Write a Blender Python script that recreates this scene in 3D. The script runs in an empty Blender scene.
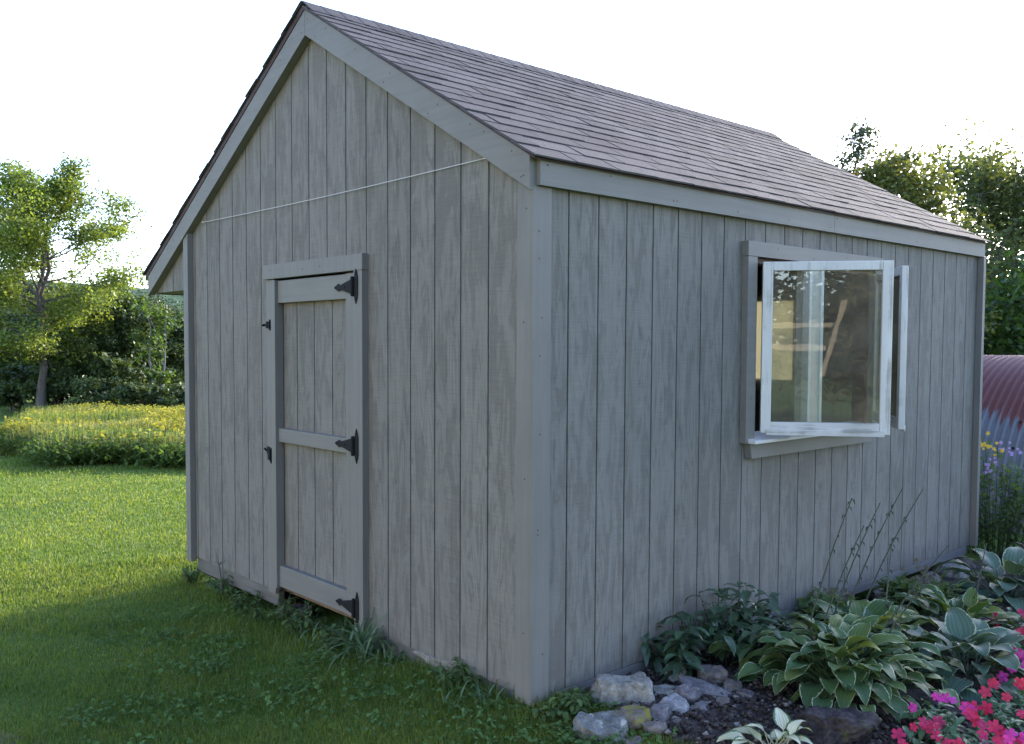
import bpy, math, random
import numpy as np
from mathutils import Vector, Matrix, noise

random.seed(7)
rng = np.random.default_rng(7)
scene = bpy.context.scene
COL = scene.collection
R = math.radians

# ------------------------------------------------------------------ camera / render
CAM = np.array([-2.846034, -2.901967, 1.607918])
FW = np.array([0.65621, 0.75304, -0.04826])
RT = np.array([0.75406, -0.65680, 0.003243])
UP = np.cross(RT, FW)
cam = bpy.data.cameras.new('camera')
cam.sensor_width = 36.0
cam.lens = 36.0 * 914.114 / 1024
cam.shift_x = (512 - 481.392) / 1024
cam.shift_y = (386.986 - 372) / 1024
cam.clip_start = 0.05
cam.clip_end = 3000
camo = bpy.data.objects.new('camera', cam)
COL.objects.link(camo)
m = Matrix.Identity(4)
for i in range(3):
    m[i][0], m[i][1], m[i][2], m[i][3] = RT[i], UP[i], -FW[i], CAM[i]
camo.matrix_world = m
scene.camera = camo

# ------------------------------------------------------------------ light
SUN_AZ, SUN_EL = 8.0, 18.5          # azimuth measured from +X towards +Y
w = bpy.data.worlds.new('World')
scene.world = w
w.use_nodes = True
nt = w.node_tree
nt.nodes.clear()
sky = nt.nodes.new('ShaderNodeTexSky')
sky.sky_type = 'NISHITA'
sky.sun_disc = False
sky.sun_elevation = R(SUN_EL)
sky.sun_rotation = R(90 - SUN_AZ)
sky.altitude = 300
sky.air_density = 1.0
sky.dust_density = 0.8
sky.ozone_density = 1.0
bg = nt.nodes.new('ShaderNodeBackground')
bg.inputs['Strength'].default_value = 0.15
wo = nt.nodes.new('ShaderNodeOutputWorld')
wb_ = nt.nodes.new('ShaderNodeMix'); wb_.data_type = 'RGBA'; wb_.blend_type = 'MULTIPLY'; wb_.inputs[0].default_value = 1.0
wb_.inputs[7].default_value = (0.92, 0.94, 1.15, 1)
nt.links.new(sky.outputs[0], wb_.inputs[6])
nt.links.new(wb_.outputs[2], bg.inputs[0])
nt.links.new(bg.outputs[0], wo.inputs[0])

sl = bpy.data.lights.new('sun', 'SUN')
sl.energy = 2.8
sl.angle = R(0.53)
sl.color = (1.0, 0.90, 0.74)
so = bpy.data.objects.new('sun', sl)
COL.objects.link(so)
d = Vector((math.cos(R(SUN_AZ)) * math.cos(R(SUN_EL)), math.sin(R(SUN_AZ)) * math.cos(R(SUN_EL)), math.sin(R(SUN_EL))))
so.rotation_euler = d.to_track_quat('Z', 'Y').to_euler()
so.location = d * 60

scene.view_settings.view_transform = 'Standard'
scene.view_settings.look = 'None'
scene.view_settings.exposure = 2.45
scene.view_settings.gamma = 1.0
scene.view_settings.use_curve_mapping = False
scene.render.engine = 'CYCLES'
scene.cycles.max_bounces = 8
scene.cycles.transparent_max_bounces = 16
scene.cycles.use_denoising = True

# ------------------------------------------------------------------ materials
class NB:
    """small node-graph builder"""
    def __init__(self, name):
        self.m = bpy.data.materials.new(name)
        self.m.use_nodes = True
        self.t = self.m.node_tree
        self.t.nodes.clear()
        self.out = self.t.nodes.new('ShaderNodeOutputMaterial')
    def n(self, kind, **kw):
        nd = self.t.nodes.new(kind)
        for k, v in kw.items():
            if k.startswith('in_'):
                key = k[3:]
                key = int(key) if key.isdigit() else key
                self.set(nd, key, v)
            else:
                setattr(nd, k, v)
        return nd
    def set(self, nd, key, v):
        s = nd.inputs[key]
        if isinstance(v, bpy.types.NodeSocket):
            self.t.links.new(v, s)
        elif isinstance(v, bpy.types.Node):
            self.t.links.new(v.outputs[0], s)
        else:
            s.default_value = v
    def coords(self, kind='Object'):
        return self.n('ShaderNodeTexCoord').outputs[kind]
    def mapping(self, vec, scale=(1, 1, 1), loc=(0, 0, 0), rot=(0, 0, 0)):
        mp = self.n('ShaderNodeMapping')
        self.set(mp, 'Vector', vec)
        mp.inputs['Scale'].default_value = scale
        mp.inputs['Location'].default_value = loc
        mp.inputs['Rotation'].default_value = rot
        return mp.outputs[0]
    def noise(self, vec, scale, detail=4, rough=0.55, dist=0.0):
        nd = self.n('ShaderNodeTexNoise')
        self.set(nd, 'Vector', vec)
        nd.inputs['Scale'].default_value = scale
        nd.inputs['Detail'].default_value = detail
        nd.inputs['Roughness'].default_value = rough
        nd.inputs['Distortion'].default_value = dist
        return nd.outputs['Fac']
    def ramp(self, fac, stops):
        nd = self.n('ShaderNodeValToRGB')
        self.set(nd, 0, fac)
        el = nd.color_ramp.elements
        while len(el) < len(stops):
            el.new(0.5)
        for e, (p, c) in zip(el, stops):
            e.position = p
            e.color = (c[0], c[1], c[2], 1) if not isinstance(c, (int, float)) else (c, c, c, 1)
        return nd.outputs[0]
    def mix(self, fac, a, b, mode='MIX'):
        nd = self.n('ShaderNodeMix', data_type='RGBA', blend_type=mode)
        for key, v in ((0, fac), (6, a), (7, b)):
            if isinstance(v, tuple) and len(v) == 3:
                v = (*v, 1)
            self.set(nd, key, v)
        return nd.outputs[2]
    def math(self, op, a, b=0.0):
        nd = self.n('ShaderNodeMath', operation=op)
        self.set(nd, 0, a)
        self.set(nd, 1, b)
        return nd.outputs[0]
    def island(self):
        return self.n('ShaderNodeNewGeometry').outputs['Random Per Island']
    def hsv(self, col, h=0.5, s=1.0, v=1.0):
        nd = self.n('ShaderNodeHueSaturation')
        for k, x in (('Hue', h), ('Saturation', s), ('Value', v), ('Color', col)):
            self.set(nd, k, x if not (isinstance(x, tuple) and len(x) == 3) else (*x, 1))
        return nd.outputs[0]
    def bump(self, h, strength=0.3, dist=0.01):
        nd = self.n('ShaderNodeBump')
        self.set(nd, 'Height', h)
        nd.inputs['Strength'].default_value = strength
        nd.inputs['Distance'].default_value = dist
        return nd.outputs[0]
    def principled(self, col, rough=0.7, bump=None, metal=0.0, spec=0.4, **kw):
        p = self.n('ShaderNodeBsdfPrincipled')
        self.set(p, 'Base Color', (*col, 1) if isinstance(col, tuple) and len(col) == 3 else col)
        self.set(p, 'Roughness', rough)
        self.set(p, 'Metallic', metal)
        p.inputs['Specular IOR Level'].default_value = spec
        if bump is not None:
            self.set(p, 'Normal', bump)
        for k, v in kw.items():
            self.set(p, k, v)
        self.t.links.new(p.outputs[0], self.out.inputs[0])
        return self.m

def siding_material(name, base, worn):
    b = NB(name)
    co = b.coords()
    isl = b.island()
    off = b.n('ShaderNodeCombineXYZ')
    b.set(off, 0, b.math('MULTIPLY', isl, 7.0)); b.set(off, 1, b.math('MULTIPLY', isl, 5.0)); b.set(off, 2, b.math('MULTIPLY', isl, 9.0))
    va = b.n('ShaderNodeVectorMath', operation='ADD'); b.set(va, 0, co); b.set(va, 1, off.outputs[0])
    v = va.outputs[0]
    # cathedral grain: distorted contour bands, stretched along the board
    lob = b.noise(b.mapping(v, (9, 9, 0.9)), 1.0, 2, 0.5, 0.3)
    bands = b.math('SINE', b.math('MULTIPLY', lob, 95.0))
    grain = b.ramp(bands, [(0.0, 0.0), (0.9, 1.0)])
    streak = b.noise(b.mapping(v, (60, 60, 2.2)), 1.0, 5, 0.62)
    blot = b.noise(b.mapping(v, (17, 17, 3.0)), 1.0, 5, 0.66, 1.1)
    fine = b.noise(b.mapping(v, (260, 260, 9)), 1.0, 2, 0.6)
    saw = b.noise(b.mapping(co, (6, 6, 150)), 1.0, 2, 0.5)
    patch = b.noise(b.mapping(co, (4, 4, 1.2)), 1.0, 5, 0.65, 0.6)
    wear = b.ramp(b.math('ADD', b.math('MULTIPLY', blot, 0.72), b.math('MULTIPLY', patch, 0.42)), [(0.53, 0.0), (0.555, 0.55), (0.64, 1.0)])
    col = b.mix(wear, base, worn)
    gfac = b.ramp(b.math('MULTIPLY', b.math('ADD', grain, 0.0), b.ramp(patch, [(0.42, 0.0), (0.62, 1.0)])), [(0.0, 1.0), (1.0, 0.80)])
    col = b.mix(1.0, col, gfac, 'MULTIPLY')
    col = b.mix(1.0, col, b.ramp(streak, [(0.25, 0.93), (0.75, 1.05)]), 'MULTIPLY')
    col = b.mix(1.0, col, b.ramp(saw, [(0.3, 0.92), (0.7, 1.06)]), 'MULTIPLY')
    col = b.mix(1.0, col, b.ramp(isl, [(0.0, 0.93), (1.0, 1.06)]), 'MULTIPLY')
    # specks of bare wood where the stain has come off
    speck = b.ramp(b.noise(b.mapping(co, (70, 70, 26)), 1.0, 3, 0.7), [(0.68, 0.0), (0.74, 1.0)])
    col = b.mix(b.math('MULTIPLY', speck, 0.35), col, (0.36, 0.36, 0.34))
    h = b.math('ADD', b.math('MULTIPLY', streak, 0.6), b.math('ADD', b.math('MULTIPLY', fine, 0.4), b.math('MULTIPLY', saw, 0.25)))
    return b.principled(col, 0.82, b.bump(h, 0.35, 0.006), spec=0.25)

def board_material(name, base, along='X', worn=None, amount=0.12, rough=0.62):
    b = NB(name)
    co = b.coords()
    sc = {'X': (1.5, 40, 40), 'Y': (40, 1.5, 40), 'Z': (40, 40, 1.5)}[along]
    st = b.noise(b.mapping(co, sc), 1.0, 5, 0.6)
    pt = b.noise(co, 3.0, 5, 0.6)
    col = b.mix(b.ramp(pt, [(0.35, 0.0), (0.7, 1.0)]), base, tuple(c * (1 - amount) for c in base))
    col = b.mix(1.0, col, b.ramp(st, [(0.25, 1 - amount), (0.75, 1 + amount * 0.7)]), 'MULTIPLY')
    if worn:
        col = b.mix(b.ramp(b.math('ADD', b.math('MULTIPLY', st, 0.6), b.math('MULTIPLY', pt, 0.5)), [(0.6, 0.0), (0.68, 1.0)]), col, worn)
    return b.principled(col, rough, b.bump(st, 0.25, 0.004), spec=0.3)

GREY = (0.235, 0.232, 0.212)
TRIM = (0.180, 0.170, 0.146)
M = {}
M['siding'] = siding_material('weathered grey stained siding', (0.145, 0.134, 0.113), (0.190, 0.178, 0.150))
M['cream'] = board_material('tan clapboard paint', (0.50, 0.40, 0.19), 'Y', None, 0.06)
M['dark_gap'] = NB('dark groove').principled((0.075, 0.073, 0.07), 0.9)
for ax in 'XYZ':
    M['trim_' + ax] = board_material('grey stained trim board ' + ax, TRIM, ax)
M['skirt'] = board_material('weathered skirt timber', (0.17, 0.165, 0.155), 'X', amount=0.25)
M['skirtY'] = board_material('weathered skirt timber Y', (0.15, 0.14, 0.12), 'Y', amount=0.3)
M['white'] = board_material('worn white sash paint', (0.64, 0.62, 0.56), 'Z', (0.36, 0.35, 0.31), 0.10, 0.5)
M['bright_white'] = board_material('brightened white bar paint', (0.80, 0.80, 0.77), 'Z', None, 0.05)  # lightened to make up for dimming by the sash glass
M['whiteX'] = board_material('flaking white sill paint', (0.64, 0.62, 0.57), 'X', (0.30, 0.29, 0.25), 0.2, 0.6)
M['redwood'] = board_material('dark red brown old wood', (0.055, 0.028, 0.026), 'Z', amount=0.3)
M['inside'] = board_material('bare inside boards', (0.20, 0.135, 0.085), 'Z', amount=0.35, rough=0.85)
M['lumber'] = board_material('pale raw lumber', (0.42, 0.34, 0.24), 'X', amount=0.2)
M['bench'] = board_material('dark stained bench boards', (0.10, 0.075, 0.075), 'X', amount=0.3)
b = NB('black iron'); M['iron'] = b.principled((0.010, 0.010, 0.0105), 0.75, b.bump(b.noise(b.coords(), 120, 3), 0.3, 0.002), spec=0.2)
b = NB('rusty nail head'); M['nail'] = b.principled((0.06, 0.04, 0.03), 0.7)
b = NB('pale cotton cord'); M['cord'] = b.principled((0.55, 0.52, 0.46), 0.8)

# shingles
b = NB('asphalt shingles')
co = b.coords(); isl = b.island()
gr = b.noise(co, 420, 2, 0.7)
big = b.noise(co, 1.3, 4, 0.6)
col = b.ramp(isl, [(0.0, (0.078, 0.073, 0.074)), (0.45, (0.092, 0.086, 0.087)), (0.8, (0.104, 0.097, 0.098)), (1.0, (0.112, 0.104, 0.103))])
col = b.mix(1.0, col, b.ramp(gr, [(0.3, 0.62), (0.7, 1.4)]), 'MULTIPLY')
col = b.mix(1.0, col, b.ramp(big, [(0.3, 0.88), (0.7, 1.1)]), 'MULTIPLY')
M['shingle'] = b.principled(col, 0.95, b.bump(gr, 0.5, 0.004), spec=0.04)

# glass: thin pane, mirrors more at a slant
b = NB('old window glass')
tr = b.n('ShaderNodeBsdfTransparent'); tr.inputs[0].default_value = (0.86, 0.89, 0.85, 1)
gl = b.n('ShaderNodeBsdfGlossy'); gl.inputs['Roughness'].default_value = 0.012
b.set(gl, 'Normal', b.bump(b.noise(b.coords(), 3.0, 2), 0.04, 0.02))
fr = b.n('ShaderNodeFresnel'); fr.inputs[0].default_value = 1.75
df = b.n('ShaderNodeBsdfDiffuse'); df.inputs[0].default_value = (0.52, 0.44, 0.32, 1)
mx = b.n('ShaderNodeMixShader'); b.set(mx, 0, fr); b.set(mx, 1, tr); b.set(mx, 2, gl)
dust_sheen = b.ramp(b.noise(b.coords(), 5, 5, 0.65), [(0.35, 0.07), (0.8, 0.20)])  # dust film, thickened and warmed to stand in for a brighter reflection
mx2 = b.n('ShaderNodeMixShader'); b.set(mx2, 0, dust_sheen); b.set(mx2, 1, mx); b.set(mx2, 2, df)
b.t.links.new(mx2.outputs[0], b.out.inputs[0]); M['glass'] = b.m

def leaf_material(name, stops, trans=0.35, rough=0.5, spec=0.35, tint=1.25, edge=None, place=None, vein=False):
    """leaf: colour varies per leaf, light passes through; edge=(colour, width) draws a margin from the leaf's own uv"""
    b = NB(name)
    isl = b.island()
    col = b.ramp(isl, stops)
    if place:
        nz = b.noise(b.coords(), place[0], 3, 0.6)
        col = b.mix(b.ramp(nz, [(0.40, 0.0), (0.62, 1.0)]), b.mix(1.0, col, place[1], 'MULTIPLY'), b.mix(1.0, col, place[2], 'MULTIPLY'))
    if edge is not None or vein:
        uv = b.n('ShaderNodeUVMap').outputs[0]
        sp = b.n('ShaderNodeSeparateXYZ'); b.set(sp, 0, uv)
        s = b.math('ABSOLUTE', b.math('SUBTRACT', b.math('MULTIPLY', sp.outputs[0], 2.0), 1.0))
        if vein:
            ve = b.math('SINE', b.math('MULTIPLY', s, 22.0))
            col = b.mix(1.0, col, b.ramp(ve, [(0.0, 0.78), (1.0, 1.1)]), 'MULTIPLY')
        if edge is not None:
            nz = b.noise(b.coords(), 60, 3)
            e = b.ramp(b.math('ADD', s, b.math('MULTIPLY', b.math('SUBTRACT', nz, 0.5), 0.5)), [(edge[1], 0.0), (edge[1] + 0.06, 1.0)])
            col = b.mix(e, col, edge[0])
    p = b.n('ShaderNodeBsdfPrincipled')
    b.set(p, 'Base Color', col); p.inputs['Roughness'].default_value = rough
    p.inputs['Specular IOR Level'].default_value = spec
    tl = b.n('ShaderNodeBsdfTranslucent')
    b.set(tl, 0, b.mix(1.0, col, (tint * 1.15, tint * 1.1, tint * 0.5), 'MULTIPLY'))
    mx = b.n('ShaderNodeMixShader'); mx.inputs[0].default_value = trans
    b.set(mx, 1, p); b.set(mx, 2, tl)
    b.t.links.new(mx.outputs[0], b.out.inputs[0])
    return b.m

def solid_leaf(name, c, **kw):
    k = kw.pop('spread', 0.35)
    lo = tuple(x * (1 - k) for x in c); hi = tuple(x * (1 + k) for x in c)
    return leaf_material(name, [(0.0, lo), (0.5, c), (1.0, hi)], **kw)

M['grass'] = leaf_material('grass blades', [(0.0, (0.055, 0.095, 0.020)), (0.45, (0.108, 0.162, 0.031)), (0.85, (0.150, 0.205, 0.042)), (1.0, (0.20, 0.19, 0.075))], 0.42, 0.55, 0.25, 1.5, place=(1.1, (0.84, 0.92, 0.9), (1.22, 1.12, 1.05)))
M['thatch'] = leaf_material('dry thatch', [(0.0, (0.11, 0.085, 0.055)), (1.0, (0.25, 0.20, 0.13))], 0.2, 0.9, 0.1)
M['clover'] = solid_leaf('clover leaves', (0.085, 0.150, 0.045), trans=0.3, rough=0.8, spec=0.08)
M['weed'] = solid_leaf('weed leaves', (0.095, 0.145, 0.05), trans=0.35, rough=0.7, spec=0.1)
M['tuftgrass'] = solid_leaf('coarse grass', (0.10, 0.16, 0.075), trans=0.3)
M['oak'] = solid_leaf('broad leaves lit', (0.125, 0.165, 0.036), trans=0.45, tint=1.5, spread=0.4)  # sunlit look of the maple is put into this leaf colour
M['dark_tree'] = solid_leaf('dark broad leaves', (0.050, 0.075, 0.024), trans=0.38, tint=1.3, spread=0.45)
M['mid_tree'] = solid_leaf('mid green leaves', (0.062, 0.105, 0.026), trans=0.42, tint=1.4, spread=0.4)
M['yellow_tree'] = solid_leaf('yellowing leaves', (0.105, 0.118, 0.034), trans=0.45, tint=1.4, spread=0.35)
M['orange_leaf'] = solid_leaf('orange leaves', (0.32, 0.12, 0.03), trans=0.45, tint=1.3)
M['wood_leaf'] = solid_leaf('shaded wood leaves', (0.064, 0.092, 0.031), trans=0.30, tint=1.2, spread=0.45)  # shade of the wood is put into the leaf colour
M['wood_dark'] = solid_leaf('deep wood leaves', (0.045, 0.066, 0.024), trans=0.25, tint=1.1, spread=0.45)  # deeper wood shade, likewise darkened in the leaf colour
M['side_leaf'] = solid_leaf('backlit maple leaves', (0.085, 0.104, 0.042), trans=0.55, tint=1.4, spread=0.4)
M['olive_leaf'] = solid_leaf('olive garden tree leaves', (0.115, 0.105, 0.045), trans=0.4, tint=1.2, spread=0.4)
M['spruce'] = solid_leaf('spruce needles', (0.065, 0.085, 0.045), trans=0.35)
M['hosta'] = leaf_material('hosta leaves with cream margins', [(0.0, (0.048, 0.098, 0.034)), (0.5, (0.075, 0.142, 0.046)), (1.0, (0.13, 0.19, 0.055))], 0.25, 0.5, 0.3, 1.2, ((0.36, 0.41, 0.24), 0.87), vein=True)
M['hosta_blue'] = leaf_material('blue green hosta leaves', [(0.0, (0.062, 0.115, 0.072)), (1.0, (0.110, 0.172, 0.108))], 0.2, 0.5, 0.3, 1.1, ((0.40, 0.44, 0.26), 0.90), vein=True)
M['hosta_gold'] = leaf_material('yellow hosta leaves', [(0.0, (0.14, 0.19, 0.04)), (1.0, (0.30, 0.32, 0.06))], 0.3, 0.45, 0.4, 1.2, vein=True)
M['hosta_cream'] = leaf_material('cream hosta leaves', [(0.0, (0.55, 0.54, 0.33)), (1.0, (0.75, 0.72, 0.50))], 0.25, 0.45, 0.4, 1.1, ((0.10, 0.17, 0.07), 0.72), vein=True)
M['peony'] = solid_leaf('dark glossy leaves', (0.048, 0.090, 0.045), trans=0.2, rough=0.35, spec=0.5)
M['impatiens_leaf'] = solid_leaf('bedding plant leaves', (0.075, 0.145, 0.06), trans=0.25, rough=0.4)
M['red_petal'] = solid_leaf('red petals', (0.46, 0.02, 0.09), trans=0.3, spread=0.25, tint=1.0)
M['pink_petal'] = solid_leaf('magenta petals', (0.52, 0.04, 0.30), trans=0.3, spread=0.25, tint=1.0)
M['orange_petal'] = solid_leaf('scarlet petals', (0.50, 0.03, 0.08), trans=0.3, spread=0.2, tint=1.0)
M['lilac_petal'] = solid_leaf('lilac petals', (0.36, 0.26, 0.58), trans=0.3, spread=0.2, tint=1.0)
M['yellow_petal'] = solid_leaf('yellow petals', (0.60, 0.42, 0.05), trans=0.3, spread=0.2, tint=1.1)
M['stalk'] = solid_leaf('dark stalk', (0.045, 0.055, 0.035), trans=0.0, rough=0.6)
M['seed'] = solid_leaf('dry seed heads', (0.115, 0.10, 0.07), trans=0.1, rough=0.9)
M['meadow_green'] = leaf_material('meadow stems and leaves', [(0.0, (0.085, 0.125, 0.03)), (0.6, (0.155, 0.185, 0.05)), (1.0, (0.26, 0.235, 0.11))], 0.35, 0.7, 0.2, 1.3, place=(0.30, (0.70, 0.88, 0.75), (1.35, 1.15, 1.25)))
M['goldenrod'] = leaf_material('goldenrod plumes', [(0.0, (0.16, 0.17, 0.03)), (0.6, (0.26, 0.24, 0.04)), (1.0, (0.36, 0.32, 0.06))], 0.35, 0.8, 0.1, 1.2)
M['meadow_edge'] = solid_leaf('low dark edge plants', (0.085, 0.135, 0.036), trans=0.5, spec=0.08, rough=0.8)

def bark_material(name, c):
    b = NB(name)
    n1 = b.noise(b.mapping(b.coords(), (14, 14, 3)), 1.0, 5, 0.65)
    return b.principled(b.ramp(n1, [(0.3, tuple(x * 0.55 for x in c)), (0.7, tuple(x * 1.25 for x in c))]), 0.9, b.bump(n1, 0.6, 0.03), spec=0.15)
M['bark'] = bark_material('grey brown bark', (0.11, 0.09, 0.072))
M['palebark'] = bark_material('pale grey bark', (0.15, 0.14, 0.125))

def stone_material(name, c, c2, moss=None, amt=0.6):
    b = NB(name)
    co = b.coords()
    n1 = b.noise(co, 14, 6, 0.65)
    n2 = b.noise(co, 70, 3, 0.6)
    col = b.ramp(n1, [(0.32, c2), (0.52, c), (0.7, tuple(min(1, x * 1.35) for x in c))])
    col = b.mix(1.0, col, b.ramp(n2, [(0.3, 0.72), (0.7, 1.25)]), 'MULTIPLY')
    if moss:
        col = b.mix(b.ramp(b.noise(co, 9, 5, 0.7), [(amt, 0.0), (amt + 0.06, 1.0)]), col, moss)
    return b.principled(col, 0.88, b.bump(b.math('ADD', n1, b.math('MULTIPLY', n2, 0.4)), 0.5, 0.012), spec=0.25)
M['granite'] = stone_material('grey granite', (0.25, 0.235, 0.195), (0.11, 0.103, 0.088))
M['lichen'] = stone_material('stone with pale lichen', (0.17, 0.165, 0.145), (0.07, 0.072, 0.06), (0.36, 0.35, 0.30), 0.54)
M['mossy'] = stone_material('stone under yellow moss', (0.17, 0.14, 0.10), (0.08, 0.065, 0.05), (0.19, 0.165, 0.03), 0.47)
M['brown_rock'] = stone_material('brown stone', (0.18, 0.15, 0.125), (0.09, 0.075, 0.065))
M['slate'] = stone_material('purple grey stone', (0.17, 0.155, 0.155), (0.075, 0.07, 0.07))
M['white_rock'] = stone_material('white quartz stone', (0.30, 0.285, 0.27), (0.14, 0.135, 0.13))
M['peat'] = stone_material('dark mossy clod', (0.055, 0.044, 0.040), (0.016, 0.013, 0.012), (0.085, 0.09, 0.02), 0.60)
M['concrete'] = stone_material('pale footing block', (0.21, 0.185, 0.145), (0.13, 0.115, 0.09))

# ground
b = NB('lawn ground')
co = b.coords()
n1 = b.noise(co, 0.35, 5, 0.6); n2 = b.noise(co, 5, 5, 0.65); n3 = b.noise(co, 60, 4, 0.7)
col = b.mix(n2, (0.052, 0.095, 0.018), (0.105, 0.165, 0.028))
col = b.mix(b.ramp(n1, [(0.4, 0.0), (0.7, 1.0)]), col, (0.125, 0.18, 0.035))
col = b.mix(1.0, col, b.ramp(n3, [(0.3, 0.55), (0.7, 1.45)]), 'MULTIPLY')
M['lawn'] = b.principled(col, 0.95, b.bump(b.math('ADD', n2, n3), 0.6, 0.03), spec=0.1)
b = NB('bare garden soil')
co = b.coords(); n1 = b.noise(co, 12, 5, 0.7); n2 = b.noise(co, 90, 4, 0.7)
col = b.ramp(n1, [(0.3, (0.042, 0.032, 0.027)), (0.7, (0.125, 0.100, 0.086))])
col = b.mix(1.0, col, b.ramp(n2, [(0.3, 0.5), (0.7, 1.6)]), 'MULTIPLY')
M['soil'] = b.principled(col, 0.95, b.bump(b.math('ADD', n1, n2), 0.8, 0.03), spec=0.15)
b = NB('trodden dirt')
co = b.coords(); n1 = b.noise(co, 7, 5, 0.7); n2 = b.noise(co, 120, 4, 0.7)
col = b.ramp(n1, [(0.3, (0.13, 0.10, 0.07)), (0.7, (0.24, 0.19, 0.14))])
col = b.mix(1.0, col, b.ramp(n2, [(0.3, 0.6), (0.7, 1.4)]), 'MULTIPLY')
M['dirt'] = b.principled(col, 0.95, b.bump(n2, 0.8, 0.02), spec=0.1)
b = NB('wooded hillside')
n1 = b.noise(b.coords(), 0.09, 6, 0.7)
M['hill'] = b.principled(b.ramp(n1, [(0.3, (0.055, 0.085, 0.055)), (0.7, (0.10, 0.14, 0.085))]), 1.0, b.bump(n1, 1.0, 4.0), spec=0.0)

# hut metal: galvanised below, rusted above
b = NB('rusty corrugated steel')
co = b.coords('Object')
sp = b.n('ShaderNodeSeparateXYZ'); b.set(sp, 0, co)
rag = b.noise(b.mapping(co, (1.5, 14, 1.5)), 1.0, 4, 0.7)
rag2 = b.noise(co, 1.2, 3, 0.5)
hgt = b.math('ADD', sp.outputs[2], b.math('ADD', b.math('MULTIPLY', b.math('SUBTRACT', rag, 0.5), 0.7), b.math('MULTIPLY', b.math('SUBTRACT', rag2, 0.5), 0.5)))
rf = b.ramp(b.math('SUBTRACT', hgt, 0.65), [(0.50, 0.0), (0.56, 1.0)])
rust = b.mix(b.noise(co, 8, 5, 0.7), (0.075, 0.022, 0.017), (0.165, 0.048, 0.034))
zinc = b.mix(b.noise(co, 5, 4, 0.6), (0.09, 0.10, 0.11), (0.15, 0.16, 0.165))
zinc = b.mix(b.ramp(rag, [(0.55, 0.0), (0.75, 0.7)]), zinc, (0.20, 0.13, 0.09))
p = b.principled(b.mix(rf, zinc, rust), b.ramp(rf, [(0.0, 0.5), (1.0, 0.62)]), None, spec=0.4)
M['hut'] = p
b = NB('translucent blind')
df = b.n('ShaderNodeBsdfDiffuse'); df.inputs[0].default_value = (0.66, 0.63, 0.52, 1)
tl = b.n('ShaderNodeBsdfTranslucent'); tl.inputs[0].default_value = (0.55, 0.53, 0.42, 1)
mx = b.n('ShaderNodeMixShader'); mx.inputs[0].default_value = 0.5; b.set(mx, 1, df); b.set(mx, 2, tl)
b.t.links.new(mx.outputs[0], b.out.inputs[0]); M['blind'] = b.m

# ------------------------------------------------------------------ object helpers
def link(name, me, mats, parent=None):
    o = bpy.data.objects.new(name, me)
    COL.objects.link(o)
    for mt in (mats if isinstance(mats, (list, tuple)) else [mats]):
        me.materials.append(mt)
    if parent is not None:
        o.parent = parent
    return o

def tag(o, label=None, cat=None, group=None, kind=None):
    if label: o['label'] = label
    if cat: o['category'] = cat
    if group: o['group'] = group
    if kind: o['kind'] = kind
    return o

def empty(name, loc=(0, 0, 0), rz=0.0):
    o = bpy.data.objects.new(name, None)
    COL.objects.link(o)
    o.location = loc
    o.rotation_euler = (0, 0, rz)
    o.empty_display_size = 0.2
    return o

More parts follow.
